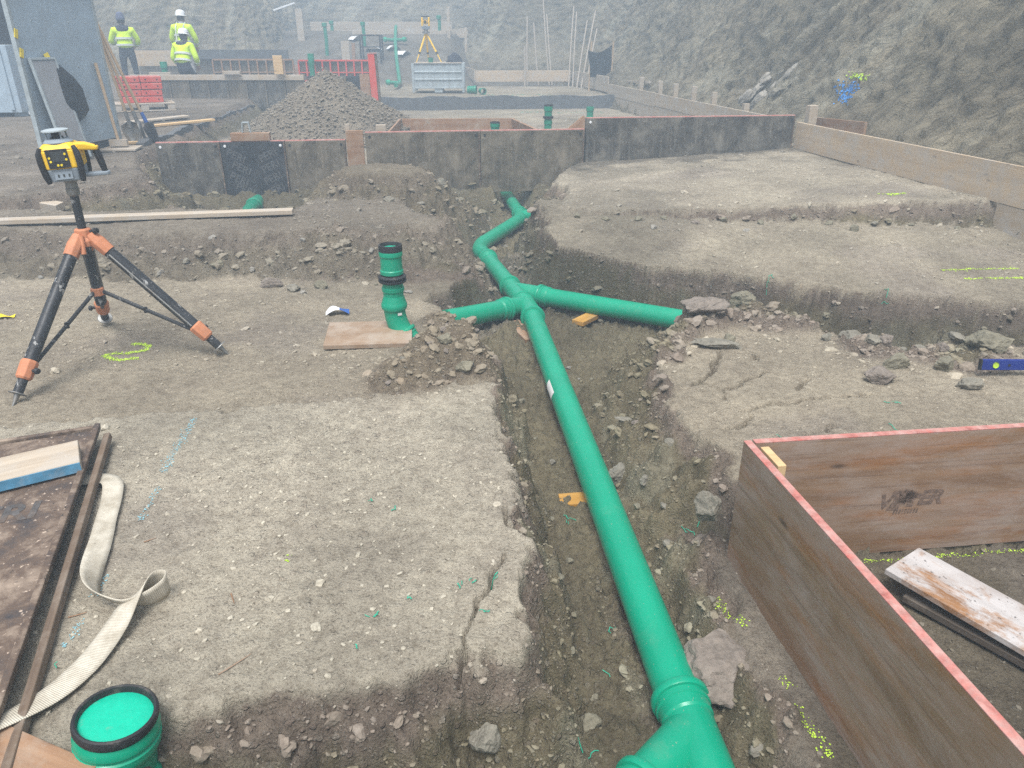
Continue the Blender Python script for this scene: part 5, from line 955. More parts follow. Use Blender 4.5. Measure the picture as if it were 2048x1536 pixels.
# red formwork elements stacked on a pallet
px_, py_ = -6.42, 13.75; pz_ = gz(px_, py_)
pt = thing('pallet', 'wooden pallet under the stacked red formwork boxes', 'pallet', (px_, py_, pz_ - 0.01), (0, 0, R(28)))
for k in range(5): boxo('deck_board', (0.98, 0.10, 0.022), MT['greyboard'], pt, (0, -0.28 + k * 0.14, 0.133))
for sy in (-1, 0, 1):
    for sx in (-1, 0, 1): boxo('block', (0.12, 0.09, 0.085), MT['greyboard'], pt, (sx * 0.42, sy * 0.28, 0.078))
    boxo('base_board', (0.98, 0.09, 0.022), MT['greyboard'], pt, (0, sy * 0.28, 0.022))
for lay, ln in enumerate(('bottom', 'second', 'third', 'top')):
    for s, sn in ((-1, 'nearer the shovels'), (1, 'nearer the gravel heap')):
        e = thing('formwork_element', 'red steel formwork element, %s layer of the pallet stack, %s' % (ln, sn), 'formwork element', (px_ + 0.17 * s * math.cos(R(28)) + random.uniform(-.015, .015), py_ + 0.17 * s * math.sin(R(28)), pz_ + 0.136 + lay * 0.106), (0, 0, R(28 + random.uniform(-3, 3))), 'red elements stacked on the pallet')
        boxo('body', (0.325, 0.50, 0.094), MT['redpaint'], e, (0, 0, 0.049), bevel=0.010); boxo('top_sheet', (0.31, 0.48, 0.007), MT['rededge'], e, (0, 0, 0.0985), bevel=0.002)
        for q in (-1, 1): MB().lathe([(0.0, 0.002), (0.012, 0.002), (0.012, 0)], 8, Matrix.Translation((q * 0.09, -0.251, 0.05)) @ Matrix.Rotation(R(90), 4, 'X')).obj('bolt_hole', MT['black'], e)
# grey site container far left
ct = thing('site_container', 'grey blue site container with shade painted dark in its open hatch beyond the steel panel', 'container', (-9.2, 13.6, gz(-9, 13.5)), (0, 0, R(5)))
boxo('body', (2.4, 2.0, 1.0), MT['sheet'], ct, (0, 0, 0.55), bevel=0.01); boxo('hatch', (2.2, 1.9, 0.62), MT['paintedshade'], ct, (0, 0, 1.37), bevel=0.01); boxo('roof', (2.5, 2.1, 0.14), MT['zinc'], ct, (0, 0, 1.76), bevel=0.01)  # solid dark block paints the shade inside the hatch opening
for k in range(9): boxo('corrugation', (0.06, 0.03, 0.92), MT['sheet'], ct, (-1.08 + k * 0.27, -1.01, 0.55), bevel=0.008)
dr = thing('pail', 'small pale plastic pail standing in front of the site container', 'pail', gp(-8.05, 12.9), (0, 0, 0)); MB().lathe([(0.11, 0), (0.14, 0.30), (0.148, 0.30), (0.148, 0.32), (0.135, 0.32), (0.105, 0.02), (0, 0.02)], 20).obj('body', MT['sheet'], dr); MB().tube(arc((-0.14, 0, 0.30), (0, -0.02, 0.22), (0.14, 0, 0.30)), 0.004, 6).obj('handle', MT['steel'], dr)
bt = thing('plank', 'pale batten lying beside the pail', 'plank', gp(-7.55, 12.9, 0.05), (0, 0, R(3))); boxo('board', (0.7, 0.10, 0.05), MT['white'], bt)
# ------------------------------------------------------------------ low dark wall and frames beyond the yard
def stripwall(label, x0, x1, y, z0, z1, n, m, cap, rz=0.0):
    L = x1 - x0; r_ = thing('formwork_wall', label, 'formwork', (x0, y, 0), (0, 0, rz)); w = L / n
    for k in range(n):
        p = boxo('panel', (w - 0.008, 0.08, z1 - z0), MT[m[k % len(m)]], r_, (w * (k + .5), 0, (z0 + z1) / 2), bevel=0.004); boxo('rib', (0.03, 0.012, z1 - z0 - 0.02), MT['panel_mid'], p, (w / 2 - 0.02, -0.045, 0), bevel=0.002)
    if cap: boxo('cap_board', (L, 0.12, 0.10), MT[cap], r_, (L / 2, -0.005, z1 + 0.035), bevel=0.004)
    return r_
stripwall('low dark formwork wall with pale cap board beyond the heap of gravel', -7.6, -4.15, 16.0, 0.40, 0.93, 9, ['panel_dark', 'panel_dark', 'panel_mid'], 'greyboard')
stripwall('black formwork wall section ending at the red post', -4.10, -2.92, 16.05, 0.40, 0.99, 3, ['panel_black', 'panel_dark'], None)
o = boxo('board', (0.18, 0.04, 0.34), MT['pine'], None, (-4.60, 15.85, 1.20), (0, 0, 0), 0.003); setp(o, 'upright yellow board end standing on the low dark wall', 'board')
o = boxo('board', (0.34, 0.10, 0.06), MT['plankpale'], None, (-5.55, 15.9, 1.06), (0, 0, R(2)), 0.003); setp(o, 'short pale offcut on the cap of the low dark wall', 'board')
o = boxo('board', (0.42, 0.10, 0.05), MT['plankpale'], None, (-7.1, 16.2, 1.03), (0, 0, R(4)), 0.003); setp(o, 'pale board beside the crouching worker', 'board')
rp = thing('red_post', 'bright red upright formwork post at the end of the black wall', 'formwork post', (-2.74, 15.9, gz(-2.74, 15.9)), (0, R(-1.5), R(6)))
zr = 1.40 - gz(-2.74, 15.9); boxo('front_flange', (0.13, 0.03, zr), MT['redpaint'], rp, (0, 0, zr / 2)); boxo('web', (0.11, 0.16, zr - 0.02), MT['panel_mid'], rp, (0.055, 0.09, zr / 2)); boxo('top_plate', (0.16, 0.2, 0.02), MT['rededge'], rp, (0.03, 0.08, zr + 0.005))
o = boxo('board', (0.20, 0.04, 0.62), MT['orangeply'], None, (-2.93, 15.93, 0.72), (0, 0, 0), 0.003); setp(o, 'brown board standing beside the red post', 'board')
def frame_panel(label, x0, x1, y, z0, z1, n, m):
    r_ = thing('frame_panel', label, 'formwork frame', (x0, y, z0)); L = x1 - x0; h = z1 - z0
    for z in (0, h * 0.42, h): boxo('rail', (L, 0.05, 0.035), MT[m], r_, (L / 2, 0, z), bevel=0.003) if z != h * 0.42 else boxo('rail', (L, 0.03, 0.025), MT[m], r_, (L / 2, 0.01, z), bevel=0.003)
    for k in range(n + 1): boxo('strut', (0.035, 0.044, h - 0.036), MT[m], r_, (L * k / n, 0, h / 2), bevel=0.003)
    boxo('backing', (L, 0.015, h), MT['panel_mid'], r_, (L / 2, 0.05, h / 2), bevel=0.002)
frame_panel('brownish steel framed formwork panel set on edge behind the low wall', -6.9, -5.05, 18.6, 0.78, 1.24, 9, 'orange' if False else 'orangeply')
frame_panel('red steel framed formwork panel set on edge behind the low wall', -4.95, -3.30, 18.7, 0.78, 1.22, 9, 'redpaint')
o = boxo('board', (3.9, 0.05, 0.22), MT['concrete'], None, (-7.55, 20.3, 1.33), (0, 0, R(-1)), 0.004); setp(o, 'long grey board behind the three workers', 'board')
o = boxo('support', (3.8, 0.08, 0.80), MT['panel_mid'], None, (-7.55, 20.42, 0.84), (0, 0, R(-1)), 0.004); o.name = 'formwork_wall'; setp(o, 'stained formwork wall carrying the long grey board', 'formwork')
o = boxo('board', (1.0, 0.04, 0.34), MT['yellowply'], None, (-8.5, 19.2, 1.26), (0, 0, R(6)), 0.003); setp(o, 'tan board standing behind the crouching worker', 'board')
small_riser('green riser with collar beside the crouching worker', -7.35, 17.0, 1.22, False)
small_riser('green riser standing before the red steel frame', -4.55, 18.3, 1.36, False)
# ------------------------------------------------------------------ steel bin and total station
bz = gz(-1.8, 19.9) + 0.02
bn = thing('steel_bin', 'galvanised steel storage bin with ribbed side on block feet', 'steel bin', (-1.82, 20.0, bz), (0, 0, R(2)))
Wb, Db, Hb = 1.22, 0.84, 0.52
for nm, s, l in (('side', (Wb, 0.012, Hb), (0, -Db / 2, 0.12 + Hb / 2)), ('side', (Wb, 0.012, Hb), (0, Db / 2, 0.12 + Hb / 2)), ('end', (0.012, Db, Hb), (-Wb / 2, 0, 0.12 + Hb / 2)), ('end', (0.012, Db, Hb), (Wb / 2, 0, 0.12 + Hb / 2)), ('floor', (Wb, Db, 0.012), (0, 0, 0.125))): boxo(nm, s, MT['zinc'], bn, l, bevel=0.003)
for z in (0.30, 0.47): boxo('rib', (Wb - 0.06, 0.03, 0.035), MT['zinc'], bn, (0, -Db / 2 - 0.012, z), bevel=0.008)
boxo('top_rim', (Wb + 0.04, 0.05, 0.03), MT['steel'], bn, (0, -Db / 2, 0.655)); boxo('top_rim', (Wb + 0.04, 0.05, 0.03), MT['steel'], bn, (0, Db / 2, 0.655))
for sx in (-1, 1):
    for sy in (-1, 1): boxo('corner_post', (0.06, 0.06, 0.66), MT['zinc'], bn, (sx * (Wb / 2), sy * Db / 2, 0.335), bevel=0.004)
boxo('foot_block', (0.2, Db, 0.11), MT['zinc'], bn, (0, 0, 0.055)); boxo('base_rail', (Wb, 0.04, 0.035), MT['zinc'], bn, (0, -Db / 2, 0.11))
o = boxo('board', (1.15, 0.8, 0.03), MT['greyboard'], None, (-1.82, 20.0, bz + 0.665), (0, 0, R(2)), 0.003); setp(o, 'grey board lid lying on the steel bin', 'board'); lid = bz + 0.682
ts = thing('total_station', 'yellow survey instrument on a yellow tripod standing on the steel bin', 'survey instrument', (-2.10, 20.0, lid))
th_ = Vector((0, 0, 0.66))
for fx, fy in ((-0.24, -0.22), (0.36, -0.12), (0.0, 0.30)):
    f0 = Vector((fx, fy, 0.0)); MB().tube([f0, f0.lerp(th_, 0.35)], [0.010, 0.016], 8).obj('lower_leg', MT['yellow'], ts); MB().tube([f0.lerp(th_, 0.30), f0.lerp(th_, 0.97)], 0.024, 8).obj('leg', MT['yellow'], ts); MB().tube([f0.lerp(th_, 0.28), f0.lerp(th_, 0.34)], 0.030, 8).obj('clamp', MT['black'], ts)
MB().lathe([(0.09, 0.64), (0.09, 0.68), (0.05, 0.69), (0.05, 0.73)], 16, None, True, False, True).obj('tripod_head', MT['steel'], ts)
bev(taper((0.085, 0.06), (0.10, 0.07), 0.73, 0.80).obj('base', MT['casegrey'], ts), 0.008)
for s in (-1, 1): boxo('standard', (0.04, 0.09, 0.20), MT['yellow'], ts, (s * 0.082, 0, 0.895), bevel=0.015)
MB().tube([(0, -0.10, 0.89), (0, 0.10, 0.89)], 0.05, 14).obj('telescope', MT['yellow'], ts); MB().tube([(0, -0.104, 0.89), (0, -0.09, 0.89)], 0.040, 14).obj('lens', MT['black'], ts); boxo('carry_handle', (0.20, 0.03, 0.025), MT['black'], ts, (0, 0, 1.01), bevel=0.006)
cc = thing('pipe_cutting', 'short green pipe coupling standing on top of the steel bin', 'pipe coupling', (-1.98, 19.66, lid), group=None); MB().lathe([(0.055, 0), (0.060, 0.01), (0.060, 0.07), (0.066, 0.075), (0.066, 0.10), (0.058, 0.10), (0.052, 0.02)], 20).obj('sleeve', MT['green_far'], cc); MB().lathe([(0.066, 0.1), (0.068, 0.105), (0.058, 0.108), (0.056, 0.09)], 20).obj('rim', MT['rubber'], cc)
jb = MB(); v = []; prof = [(0.0, .20, .16), (0.05, .20, .15), (0.12, .15, .12), (0.19, .07, .06), (0.22, .02, .02)]; rr = random.Random(5)
for (z, rx, ry) in prof:
    for j in range(12):
        a = j / 12 * 6.283; k = 1 + rr.uniform(-.22, .22); v.append((rx * k * math.cos(a), ry * k * math.sin(a), z))
jb.add(v, [(i * 12 + j, i * 12 + (j + 1) % 12, (i + 1) * 12 + (j + 1) % 12, (i + 1) * 12 + j) for i in range(4) for j in range(12)], True); o = jb.obj('jacket', MT['navy'], None, (-1.42, 19.95, lid), (0, 0, 0.4)); setp(o, 'dark bundled jacket lying on one end of the steel bin', 'jacket')
for lab, x, y, s, rz in (('larger green pipe piece lying at the foot of the steel bin', -0.98, 19.35, 1.15, 80), ('small green pipe ring lying apart from the steel bin', -0.72, 19.15, 0.9, 20)):
    q = thing('pipe_cutting', lab, 'pipe coupling', (x, y, gz(x, y) + 0.085 * s), (R(90), 0, R(rz))); MB().lathe([(0.07 * s, -0.1), (0.075 * s, -0.09), (0.075 * s, 0.06), (0.084 * s, 0.07), (0.084 * s, 0.11), (0.074 * s, 0.11), (0.066 * s, -0.1)], 20).obj('sleeve', MT['green_far'], q); MB().lathe([(0.074 * s, 0.11), (0.086 * s, 0.112), (0.086 * s, 0.118), (0.074 * s, 0.12)], 20).obj('rim', MT['green_far'], q)
# ------------------------------------------------------------------ far end of the pit
def on(x, y, dz=0.0): return Vector((x, y, gz(x, y) + dz))
fp = thing('drain_pipe', 'far green drain pipe with branches climbing the bank beyond the steel bin', 'drain pipe')
ppts = [on(-3.1, 21.3, .1), on(-3.15, 22.4, .1), on(-3.35, 23.6, .12), on(-3.55, 24.8, .12), on(-3.75, 26.2, .12), on(-3.9, 27.6, .13)]
MB().tube(ppts, 0.055, 14).obj('pipe', MT['green_far'], fp)
for k, s in ((1, -1), (4, -1), (4, 1)):
    MB().tube([ppts[k], ppts[k] + Vector((0.38 * s, -0.10, 0.03))], 0.052, 12).obj('branch_pipe', MT['green_far'], fp)
    MB().lathe([(0.062, 0), (0.078, 0.01), (0.078, 0.08), (0.062, 0.1)], 14, align(ppts[k] + Vector((0.26 * s, -0.07, 0.02)), ppts[k] + Vector((0.38 * s, -0.10, 0.03)))).obj('socket', MT['green'], fp)
for lab, x, y, h in (('tall slim green riser on the far bank beside the pale boards', -5.75, 25.2, 0.95), ('slim green riser on the far bank behind the black frame', -4.72, 26.0, 0.75), ('slim green riser at the top of the far bank', -2.45, 27.6, 0.5), ('stubby green riser beside the far plank row', -6.15, 28.0, 0.35)):
    q = thing('riser_pipe', lab, 'riser pipe', tuple(on(x, y, -0.05))); MB().tube([(0, 0, 0), (0.02, 0, h * .5), (0, 0, h)], 0.055, 14).obj('pipe', MT['green_far'], q); MB().lathe([(0.062, 0), (0.08, 0.01), (0.08, 0.10), (0.064, 0.11)], 14, Matrix.Translation((0, 0, h - 0.1))).obj('socket', MT['green_far'], q)
def pb_(label, x, y, s, rz, dz, m, ry=0): o = boxo('board', s, MT[m], None, tuple(on(x, y, dz)), (0, R(ry), R(rz)), 0.004); setp(o, label, 'board'); return o
pb_('long pale board along the crest of the far bank', -4.55, 28.6, (4.9, 0.06, 0.30), 1, 0.14, 'plankpale')
pb_('second pale board lower on the far bank', -3.6, 27.2, (3.4, 0.06, 0.12), 0, 0.06, 'plankpale')
pb_('brown board standing on edge below the far bank', -5.3, 21.6, (1.9, 0.05, 0.34), -2, 0.42, 'orangeply')
pb_('tall pale board leaning upright before the black frame', -4.92, 24.0, (0.24, 0.05, 0.80), 0, 0.36, 'plankpale'); pb_('narrow brown board leaning beside the tall pale board', -4.70, 24.05, (0.10, 0.05, 0.72), 0, 0.33, 'orangeply', 2)
pb_('upright pale post at the end of the far bank', -6.85, 26.6, (0.22, 0.10, 1.0), 0, 0.42, 'plankpale'); pb_('white board lying tilted on the upright far post', -7.3, 26.6, (0.75, 0.12, 0.05), -8, 0.98, 'white', -16)
pb_('upright stake near the survey instrument', -2.08, 27.0, (0.10, 0.10, 1.0), 0, 0.4, 'plankpale'); pb_('second upright stake at the far shoring', -1.55, 27.4, (0.09, 0.09, 0.8), 0, 0.4, 'greyboard')
sh = thing('shoring_wall', 'tall timber shoring wall of upright boards at the far end of the pit', 'shoring wall', (-2.3, 29.3, 1.0), (0, 0, R(3)))
for k in range(7): boxo('board', (0.21, 0.04, 1.02 + 0.05 * (k % 3)), MT['plankpale' if k % 2 else 'greyboard'], sh, (0.11 + k * 0.215, 0, 0.5), bevel=0.003)
for z in (0.3, 0.8): boxo('waler', (1.55, 0.06, 0.10), MT['greyboard'], sh, (0.75, -0.05, z), bevel=0.003)
bf = thing('steel_rack', 'dark steel frame standing on the far bank behind the red frame', 'steel rack', tuple(on(-4.25, 24.6, 0.0)))
for x in (-0.30, 0.30):
    for y in (-0.2, 0.2): boxo('post', (0.045, 0.045, 0.78), MT['black'], bf, (x, y, 0.36))
for x in (-0.30, 0.30): boxo('rail', (0.04, 0.40, 0.04), MT['black'], bf, (x, 0, 0.74))
for y in (-0.2, 0.2): boxo('rail', (0.64, 0.04, 0.04), MT['black'], bf, (0, y, 0.74)); boxo('rail', (0.60, 0.03, 0.03), MT['black'], bf, (0, y, 0.42))
for i, (x, y, w) in enumerate(((-4.35, 25.6, .5), (-3.75, 25.7, .4), (-5.1, 26.6, .35), (-3.4, 25.2, .45))):
    curl('plastic_sheet', 'crumpled white plastic sheet lying on the far bank', 'plastic sheet', tuple(on(x, y, .02)), 20 * i, w, 0.35, 0.10, MT['white']); bpy.context.scene.collection.objects[-1]
for o in list(col.objects):
    if o.name.startswith('plastic_sheet'): o['group'] = 'white sheets on the far bank'
# poles leaning at the foot of the right-hand slope
poles = [((0.45, 23.4), (0.44, 23.9, 2.28), .035), ((0.78, 23.4), (0.63, 23.9, 2.12), .035), ((0.36, 22.7), (0.36, 22.9, 1.50), .04), ((1.10, 23.5), (0.92, 24.6, 2.75), .03), ((1.18, 23.4), (1.02, 24.3, 2.35), .03), ((1.62, 22.8), (1.80, 24.2, 2.55), .03), ((1.72, 22.6), (1.86, 23.8, 2.40), .028), ((1.78, 21.9), (2.10, 23.0, 2.15), .03), ((1.88, 21.7), (2.32, 23.0, 2.40), .032), ((1.98, 21.5), (2.35, 22.7, 1.95), .028)]
for (bx_, by_), tp_, r_ in poles:
    b0 = Vector((bx_, by_, gz(bx_, by_) - 0.03)); t0 = Vector(tp_); L = (t0 - b0).length
    q = MB().tube([(0, 0, 0), (0.01, 0, L * .5), (0, 0, L)], [r_ * .7, r_ * .66, r_ * .62], 10).obj('pole', MT['palepole']); q.matrix_world = align(b0, t0); setp(q, 'slim pale pole leaning at the foot of the far slope behind the tan cross board', 'pole', 'poles leaning on the slope')
tb = MB(); v = []; nx_, nz_ = 12, 12
for j in range(nz_ + 1):
    for i in range(nx_ + 1):
        u, w = i / nx_, j / nz_; sag = 0.10 * math.sin(u * math.pi) * w
        for dy in (0, 0.01): v.append((0.02 * math.sin(w * 5) + u * 0.50 + 0.10 * w * (u - .5), 0.06 * math.sin(u * 9 + w * 2) * (1 - w * .6) + dy, w * (0.62 + 0.12 * u) - sag))
f = []
for j in range(nz_):
    for i in range(nx_):
        a = 2 * (j * (nx_ + 1) + i); b = a + 2 * (nx_ + 1); f += [(a, a + 2, b + 2, b), (a + 1, b + 1, b + 3, a + 3)]
tb.add(v, f, True); q = tb.obj('tarpaulin', MT['tarp'], None, (1.98, 20.35, 0.80), (0, 0, R(8))); setp(q, 'black tarpaulin hanging on two stakes at the slope foot', 'tarpaulin')
for x in (1.97, 2.52):
    o = MB().tube([(x, 20.42, 0.35), (x + 0.03, 20.46, 1.62)], 0.022, 8).obj('stake', MT['woodpole']); setp(o, 'thin stake holding up the black tarpaulin', 'stake', 'tarpaulin stakes')
# ------------------------------------------------------------------ workers
def skin_mesh(name, verts, edges, radii, root=0, sub=2):
    me = bpy.data.meshes.new(name); me.from_pydata(verts, edges, []); o = bpy.data.objects.new(name, me); col.objects.link(o)
    s = o.modifiers.new('skin', 'SKIN'); s.use_smooth_shade = True
    for i, r in enumerate(radii): me.skin_vertices[0].data[i].radius = (r, r) if not isinstance(r, tuple) else r
    me.skin_vertices[0].data[root].use_root = True
    b = o.modifiers.new('sub', 'SUBSURF'); b.levels = sub; b.render_levels = sub
    dg = bpy.context.evaluated_depsgraph_get(); m2 = bpy.data.meshes.new_from_object(o.evaluated_get(dg)); bpy.data.objects.remove(o); bpy.data.meshes.remove(me); m2.name = name
    m2.polygons.foreach_set('use_smooth', [True] * len(m2.polygons)); return m2
def worker(label, loc, rz, crouch, head_kind, lean, arms, trousers, yoke):
    """local frame: facing -y; crouch lowers the pelvis, lean tips the torso forward"""
    root = thing('person', label, 'person', loc, (0, 0, R(rz))); root.scale = (.94, .94, .94); ph = 0.93 - crouch
    def T(x, y, z):  # torso point, z above pelvis
        return (x, -math.sin(lean) * z + y, ph + math.cos(lean) * z)
    kn = 0.48 - crouch * 0.45; ky = -crouch * 0.75
    V = [T(0, 0, 0), T(0, 0, .16), T(0, 0, .34), T(0, 0, .48), T(0, -.01, .54), T(0, -.02, .60), T(0, -.02, .68),
         (-.10, 0, ph - .05), (-.12, ky - .02, kn), (-.13, .03, .09), (-.13, -.14, .035), (.10, 0, ph - .05), (.12, ky - .02, kn), (.13, .03, .09), (.13, -.14, .035)]
    E = [(0, 1), (1, 2), (2, 3), (3, 4), (4, 5), (5, 6), (0, 7), (7, 8), (8, 9), (9, 10), (0, 11), (11, 12), (12, 13), (13, 14)]
    Rd = [(.15, .11), (.14, .10), (.15, .105), (.12, .09), .055, .06, .055, .095, .065, .05, .04, .095, .065, .05, .04]
    body = link('body', skin_mesh('body', V, E, Rd), MT[trousers], root)
    JV = [T(0, 0, .02), T(0, 0, .18), T(0, 0, .34), T(0, 0, .46), T(0, -.005, .52)]; JE = [(0, 1), (1, 2), (2, 3), (3, 4)]; JR = [(.185, .14), (.18, .135), (.19, .13), (.14, .11), .075]
    hands = []
    for s, (el, wr) in ((-1, arms[0]), (1, arms[1])):
        b = len(JV); JV += [T(s * .19, 0, .44), T(*el), T(*wr)]; JE += [(3, b), (b, b + 1), (b + 1, b + 2)]; JR += [.078, .064, .052]; hands.append((T(*el), T(*wr)))
    link('jacket', skin_mesh('jacket', JV, JE, JR), MT['hivis'], root)
    for hz in (0.12, 0.26):
        q = MB().lathe([(0.150, -0.022), (0.196, -0.022), (0.196, 0.022), (0.150, 0.022)], 20, Matrix.Translation(T(0, 0, hz)) @ Matrix.Rotation(lean, 4, 'X') @ Matrix.Diagonal((1, .74, 1, 1))).obj('reflective_band', MT['reflect'], root)
    for (el, wr) in hands:
        e, w = Vector(el), Vector(wr); q = MB().lathe([(0.060, -0.02), (0.068, -0.02), (0.068, 0.02), (0.060, 0.02)], 14, align(e.lerp(w, .45), w)).obj('reflective_band', MT['reflect'], root)
        d = (w - e).normalized(); hv = [w, w + d * .05, w + d * .09]; he = [(0, 1), (1, 2)]; hr_ = [.030, (.040, .022), (.036, .018)]; sd_ = d.cross(Vector((0, 0, 1))).normalized() if abs(d.z) < .95 else Vector((1, 0, 0))
        for k, l in enumerate((.062, .072, .068, .055)):
            b = len(hv); off = sd_ * (k - 1.5) * 0.019; hv += [w + d * .10 + off, w + d * (.10 + l * .6) + off + Vector((0, 0, -.012)), w + d * (.10 + l) + off + Vector((0, 0, -.035))]; he += [(2, b), (b, b + 1), (b + 1, b + 2)]; hr_ += [.010, .009, .008]
        b = len(hv); hv += [w + d * .05 + sd_ * .04, w + d * .09 + sd_ * .055]; he += [(1, b), (b, b + 1)]; hr_ += [.012, .010]
        link('hand', skin_mesh('hand', [tuple(q) for q in hv], he, hr_, 0, 1), MT['skin'], root)
    hd = Vector(T(0, -.03, .655))
    hm = MB(); n = 16; prof = [(.035, -.12), (.062, -.105), (.074, -.06), (.078, -.01), (.080, .04), (.070, .085), (.045, .11), (.0, .118)]; hm.lathe(prof, n, Matrix.Translation(hd) @ Matrix.Diagonal((1, 1.18, 1, 1)))
    hm.add([(hd.x - .012, hd.y - .088, hd.z - .03), (hd.x + .012, hd.y - .088, hd.z - .03), (hd.x, hd.y - .118, hd.z - .035), (hd.x, hd.y - .092, hd.z + .02)], [(0, 1, 2), (0, 2, 3), (1, 3, 2)])
    for s in (-1, 1): hm.lathe([(.0, -.012), (.02, -.006), (.022, .006), (.0, .012)], 8, Matrix.Translation(hd + Vector((s * .080, 0.005, -.015))) @ Matrix.Rotation(R(90), 4, 'Y'))
    head = hm.obj('head', MT['skin'], root)
    for s in (-1, 1): MB().lathe([(0, .004), (.009, .002), (.010, 0)], 8, Matrix.Translation(hd + Vector((s * .028, -.089, .012))) @ Matrix.Rotation(R(90), 4, 'X')).obj('eye', MT['hair'], head)
    MB().box((.044, .006, .008), hd + Vector((0, -.080, -.068))).obj('mouth', MT['orangeply'], head)
    hair = MB().lathe([(.076, -.075), (.084, -.04), (.087, .02), (.080, .07), (.05, .115), (0, .128)], n, Matrix.Translation(hd + Vector((0, .018, .005))) @ Matrix.Diagonal((1, 1.08, 1, 1))).obj('hair', MT['hair'], root)
    if head_kind == 'helmet':
        MB().lathe([(.118, .025), (.125, .03), (.112, .042), (.108, .08), (.095, .125), (.060, .155), (.0, .165)], 24, Matrix.Translation(hd) @ Matrix.Rotation(lean * .5, 4, 'X') @ Matrix.Diagonal((1, 1.2, 1, 1))).obj('helmet', MT['helmet'], root)
        MB().box((.11, .07, .008), hd + Vector((0, -.155, .032))).obj('helmet_peak', MT['helmet'], root)
        for s in (-1, 1): MB().box((.004, .05, .012), hd + Vector((s * .112, .01, .07))).obj('helmet_vent', MT['black'], root)
    else:
        MB().lathe([(.092, .0), (.097, .012), (.097, .05), (.090, .055), (.088, .10), (.066, .15), (.03, .172), (.0, .176)], 20, Matrix.Translation(hd + Vector((0, .01, 0))) @ Matrix.Diagonal((1, 1.12, 1, 1))).obj('beanie', MT['beanie'], root)
    if yoke:
        q = link('shoulder_yoke', skin_mesh('yoke', [T(-.15, 0, .45), T(0, 0, .475), T(.15, 0, .45)], [(0, 1), (1, 2)], [(.085, .075), (.12, .098), (.085, .075)], 1), MT['navy'], root)
    else:
        for s in (-1, 1): MB().tube([T(s * .08, .148, .10), T(s * .09, .14, .30), T(s * .095, .10, .47), T(s * .095, 0, .545)], 0.013, 6).obj('reflective_strap', MT['reflect'], root)
    return root
worker('worker in dark beanie and hi vis jacket with dark shoulders and trousers', (-8.50, 17.9, gz(-8.5, 17.9) - 0.03), 205, 0.02, 'beanie', 0.10, (((-.30, -.06, .20), (-.20, -.24, .10)), ((.30, -.08, .20), (.18, -.28, .16))), 'navy', True)
worker('standing worker in white helmet and hi vis jacket behind the crouching one', (-7.42, 18.4, gz(-7.4, 18.4) + 0.02), 178, 0.0, 'helmet', 0.10, (((-.28, -.08, .18), (-.20, -.26, .02)), ((.30, -.05, .18), (.26, -.22, .0))), 'greycloth', False)
worker('crouching worker in white helmet and hi vis jacket by the green riser', (-7.02, 17.2, gz(-7.0, 17.2)), 172, 0.36, 'helmet', 0.30, (((-.29, -.06, .16), (-.20, -.26, .02)), ((.29, -.06, .16), (.20, -.26, .02))), 'navy', True)
# ------------------------------------------------------------------ rocks
def rock_mesh(seed, sx, sy, sz, sub=3, flat=0.0):
    rng = random.Random(seed); bm = bmesh.new(); bmesh.ops.create_icosphere(bm, subdivisions=sub, radius=1.0)
    planes = [(Vector((rng.gauss(0, 1), rng.gauss(0, 1), rng.gauss(0, 1))).normalized(), rng.uniform(0.52, 0.85)) for _ in range(13)]
    if flat: planes += [(Vector((rng.uniform(-.1, .1), rng.uniform(-.1, .1), 1)).normalized(), flat)]
    from mathutils import noise as mn
    for v in bm.verts:
        d = v.co.normalized(); r = 1.0
        for n, h in planes:
            k = d.dot(n)
            if k > 1e-3: r = min(r, h / k)
        r *= 1 + 0.13 * mn.fractal(d * 2.6 + Vector((seed * 3.1, 0, 0)), 0.75, 2.2, 6); v.co = Vector((d.x * r * sx, d.y * r * sy, d.z * r * sz))
    me = bpy.data.meshes.new('rock'); bm.to_mesh(me); bm.free(); return me
def rock(label, x, y, s, m, seed, rz=0, sink=0.25, group=None, flat=0.0, z=None):
    sx, sy, sz = s; zz = (gz(x, y) if z is None else z) + sz * (0.75 - sink * 1.5)
    o = link('rock', rock_mesh(seed, sx, sy, sz, 4 if max(s) > 0.05 else 3, flat), MT[m], None, (x, y, zz), (random.uniform(-.15, .15), random.uniform(-.15, .15), R(rz)))
    return setp(o, label, 'rock', group)
rock('dark flattish rock on the pad below the gravel bank', -1.73, 5.15, (.085, .055, .05), 'rock_red', 1)
rock('mid grey rock beside the flattish one on the pad', -1.55, 5.06, (.055, .05, .035), 'rock_grey', 2)
rock('brown rock nearest the riser pipe on the pad', -1.36, 5.10, (.055, .045, .045), 'rock_olive', 3)
rock('brown rounded rock at the bank foot behind the tripod', -2.21, 5.42, (.055, .04, .04), 'rock_olive', 4)
rock('pale pebble beside the flattish rock', -1.46, 4.98, (.032, .025, .02), 'rock_pale', 5)
rock('long flat stone bar lying on the cracked slab', 1.20, 3.99, (.185, .075, .040), 'rock_grey', 6, -4, 0.05, flat=0.55)
rock('broad cracked clod beside the junction and the brown formwork', 0.66, 1.80, (.175, .155, .085), 'rock_red', 7, 12, 0.12, flat=0.6, z=-0.28)
rock('pale grey boulder wedged against the corner of the brown formwork', 0.735, 2.33, (.055, .055, .085), 'rock_grey', 8, 20, 0.2, z=-0.02)
rock('purplish clod on the spoil ridge above the shorter branch pipe', -0.55, 3.94, (.075, .05, .04), 'rock_olive', 9, 20, 0.4)
rock('angular grey clod at the tip of the spoil ridge', -0.36, 3.68, (.05, .045, .035), 'rock_olive', 10, 40, 0.4)
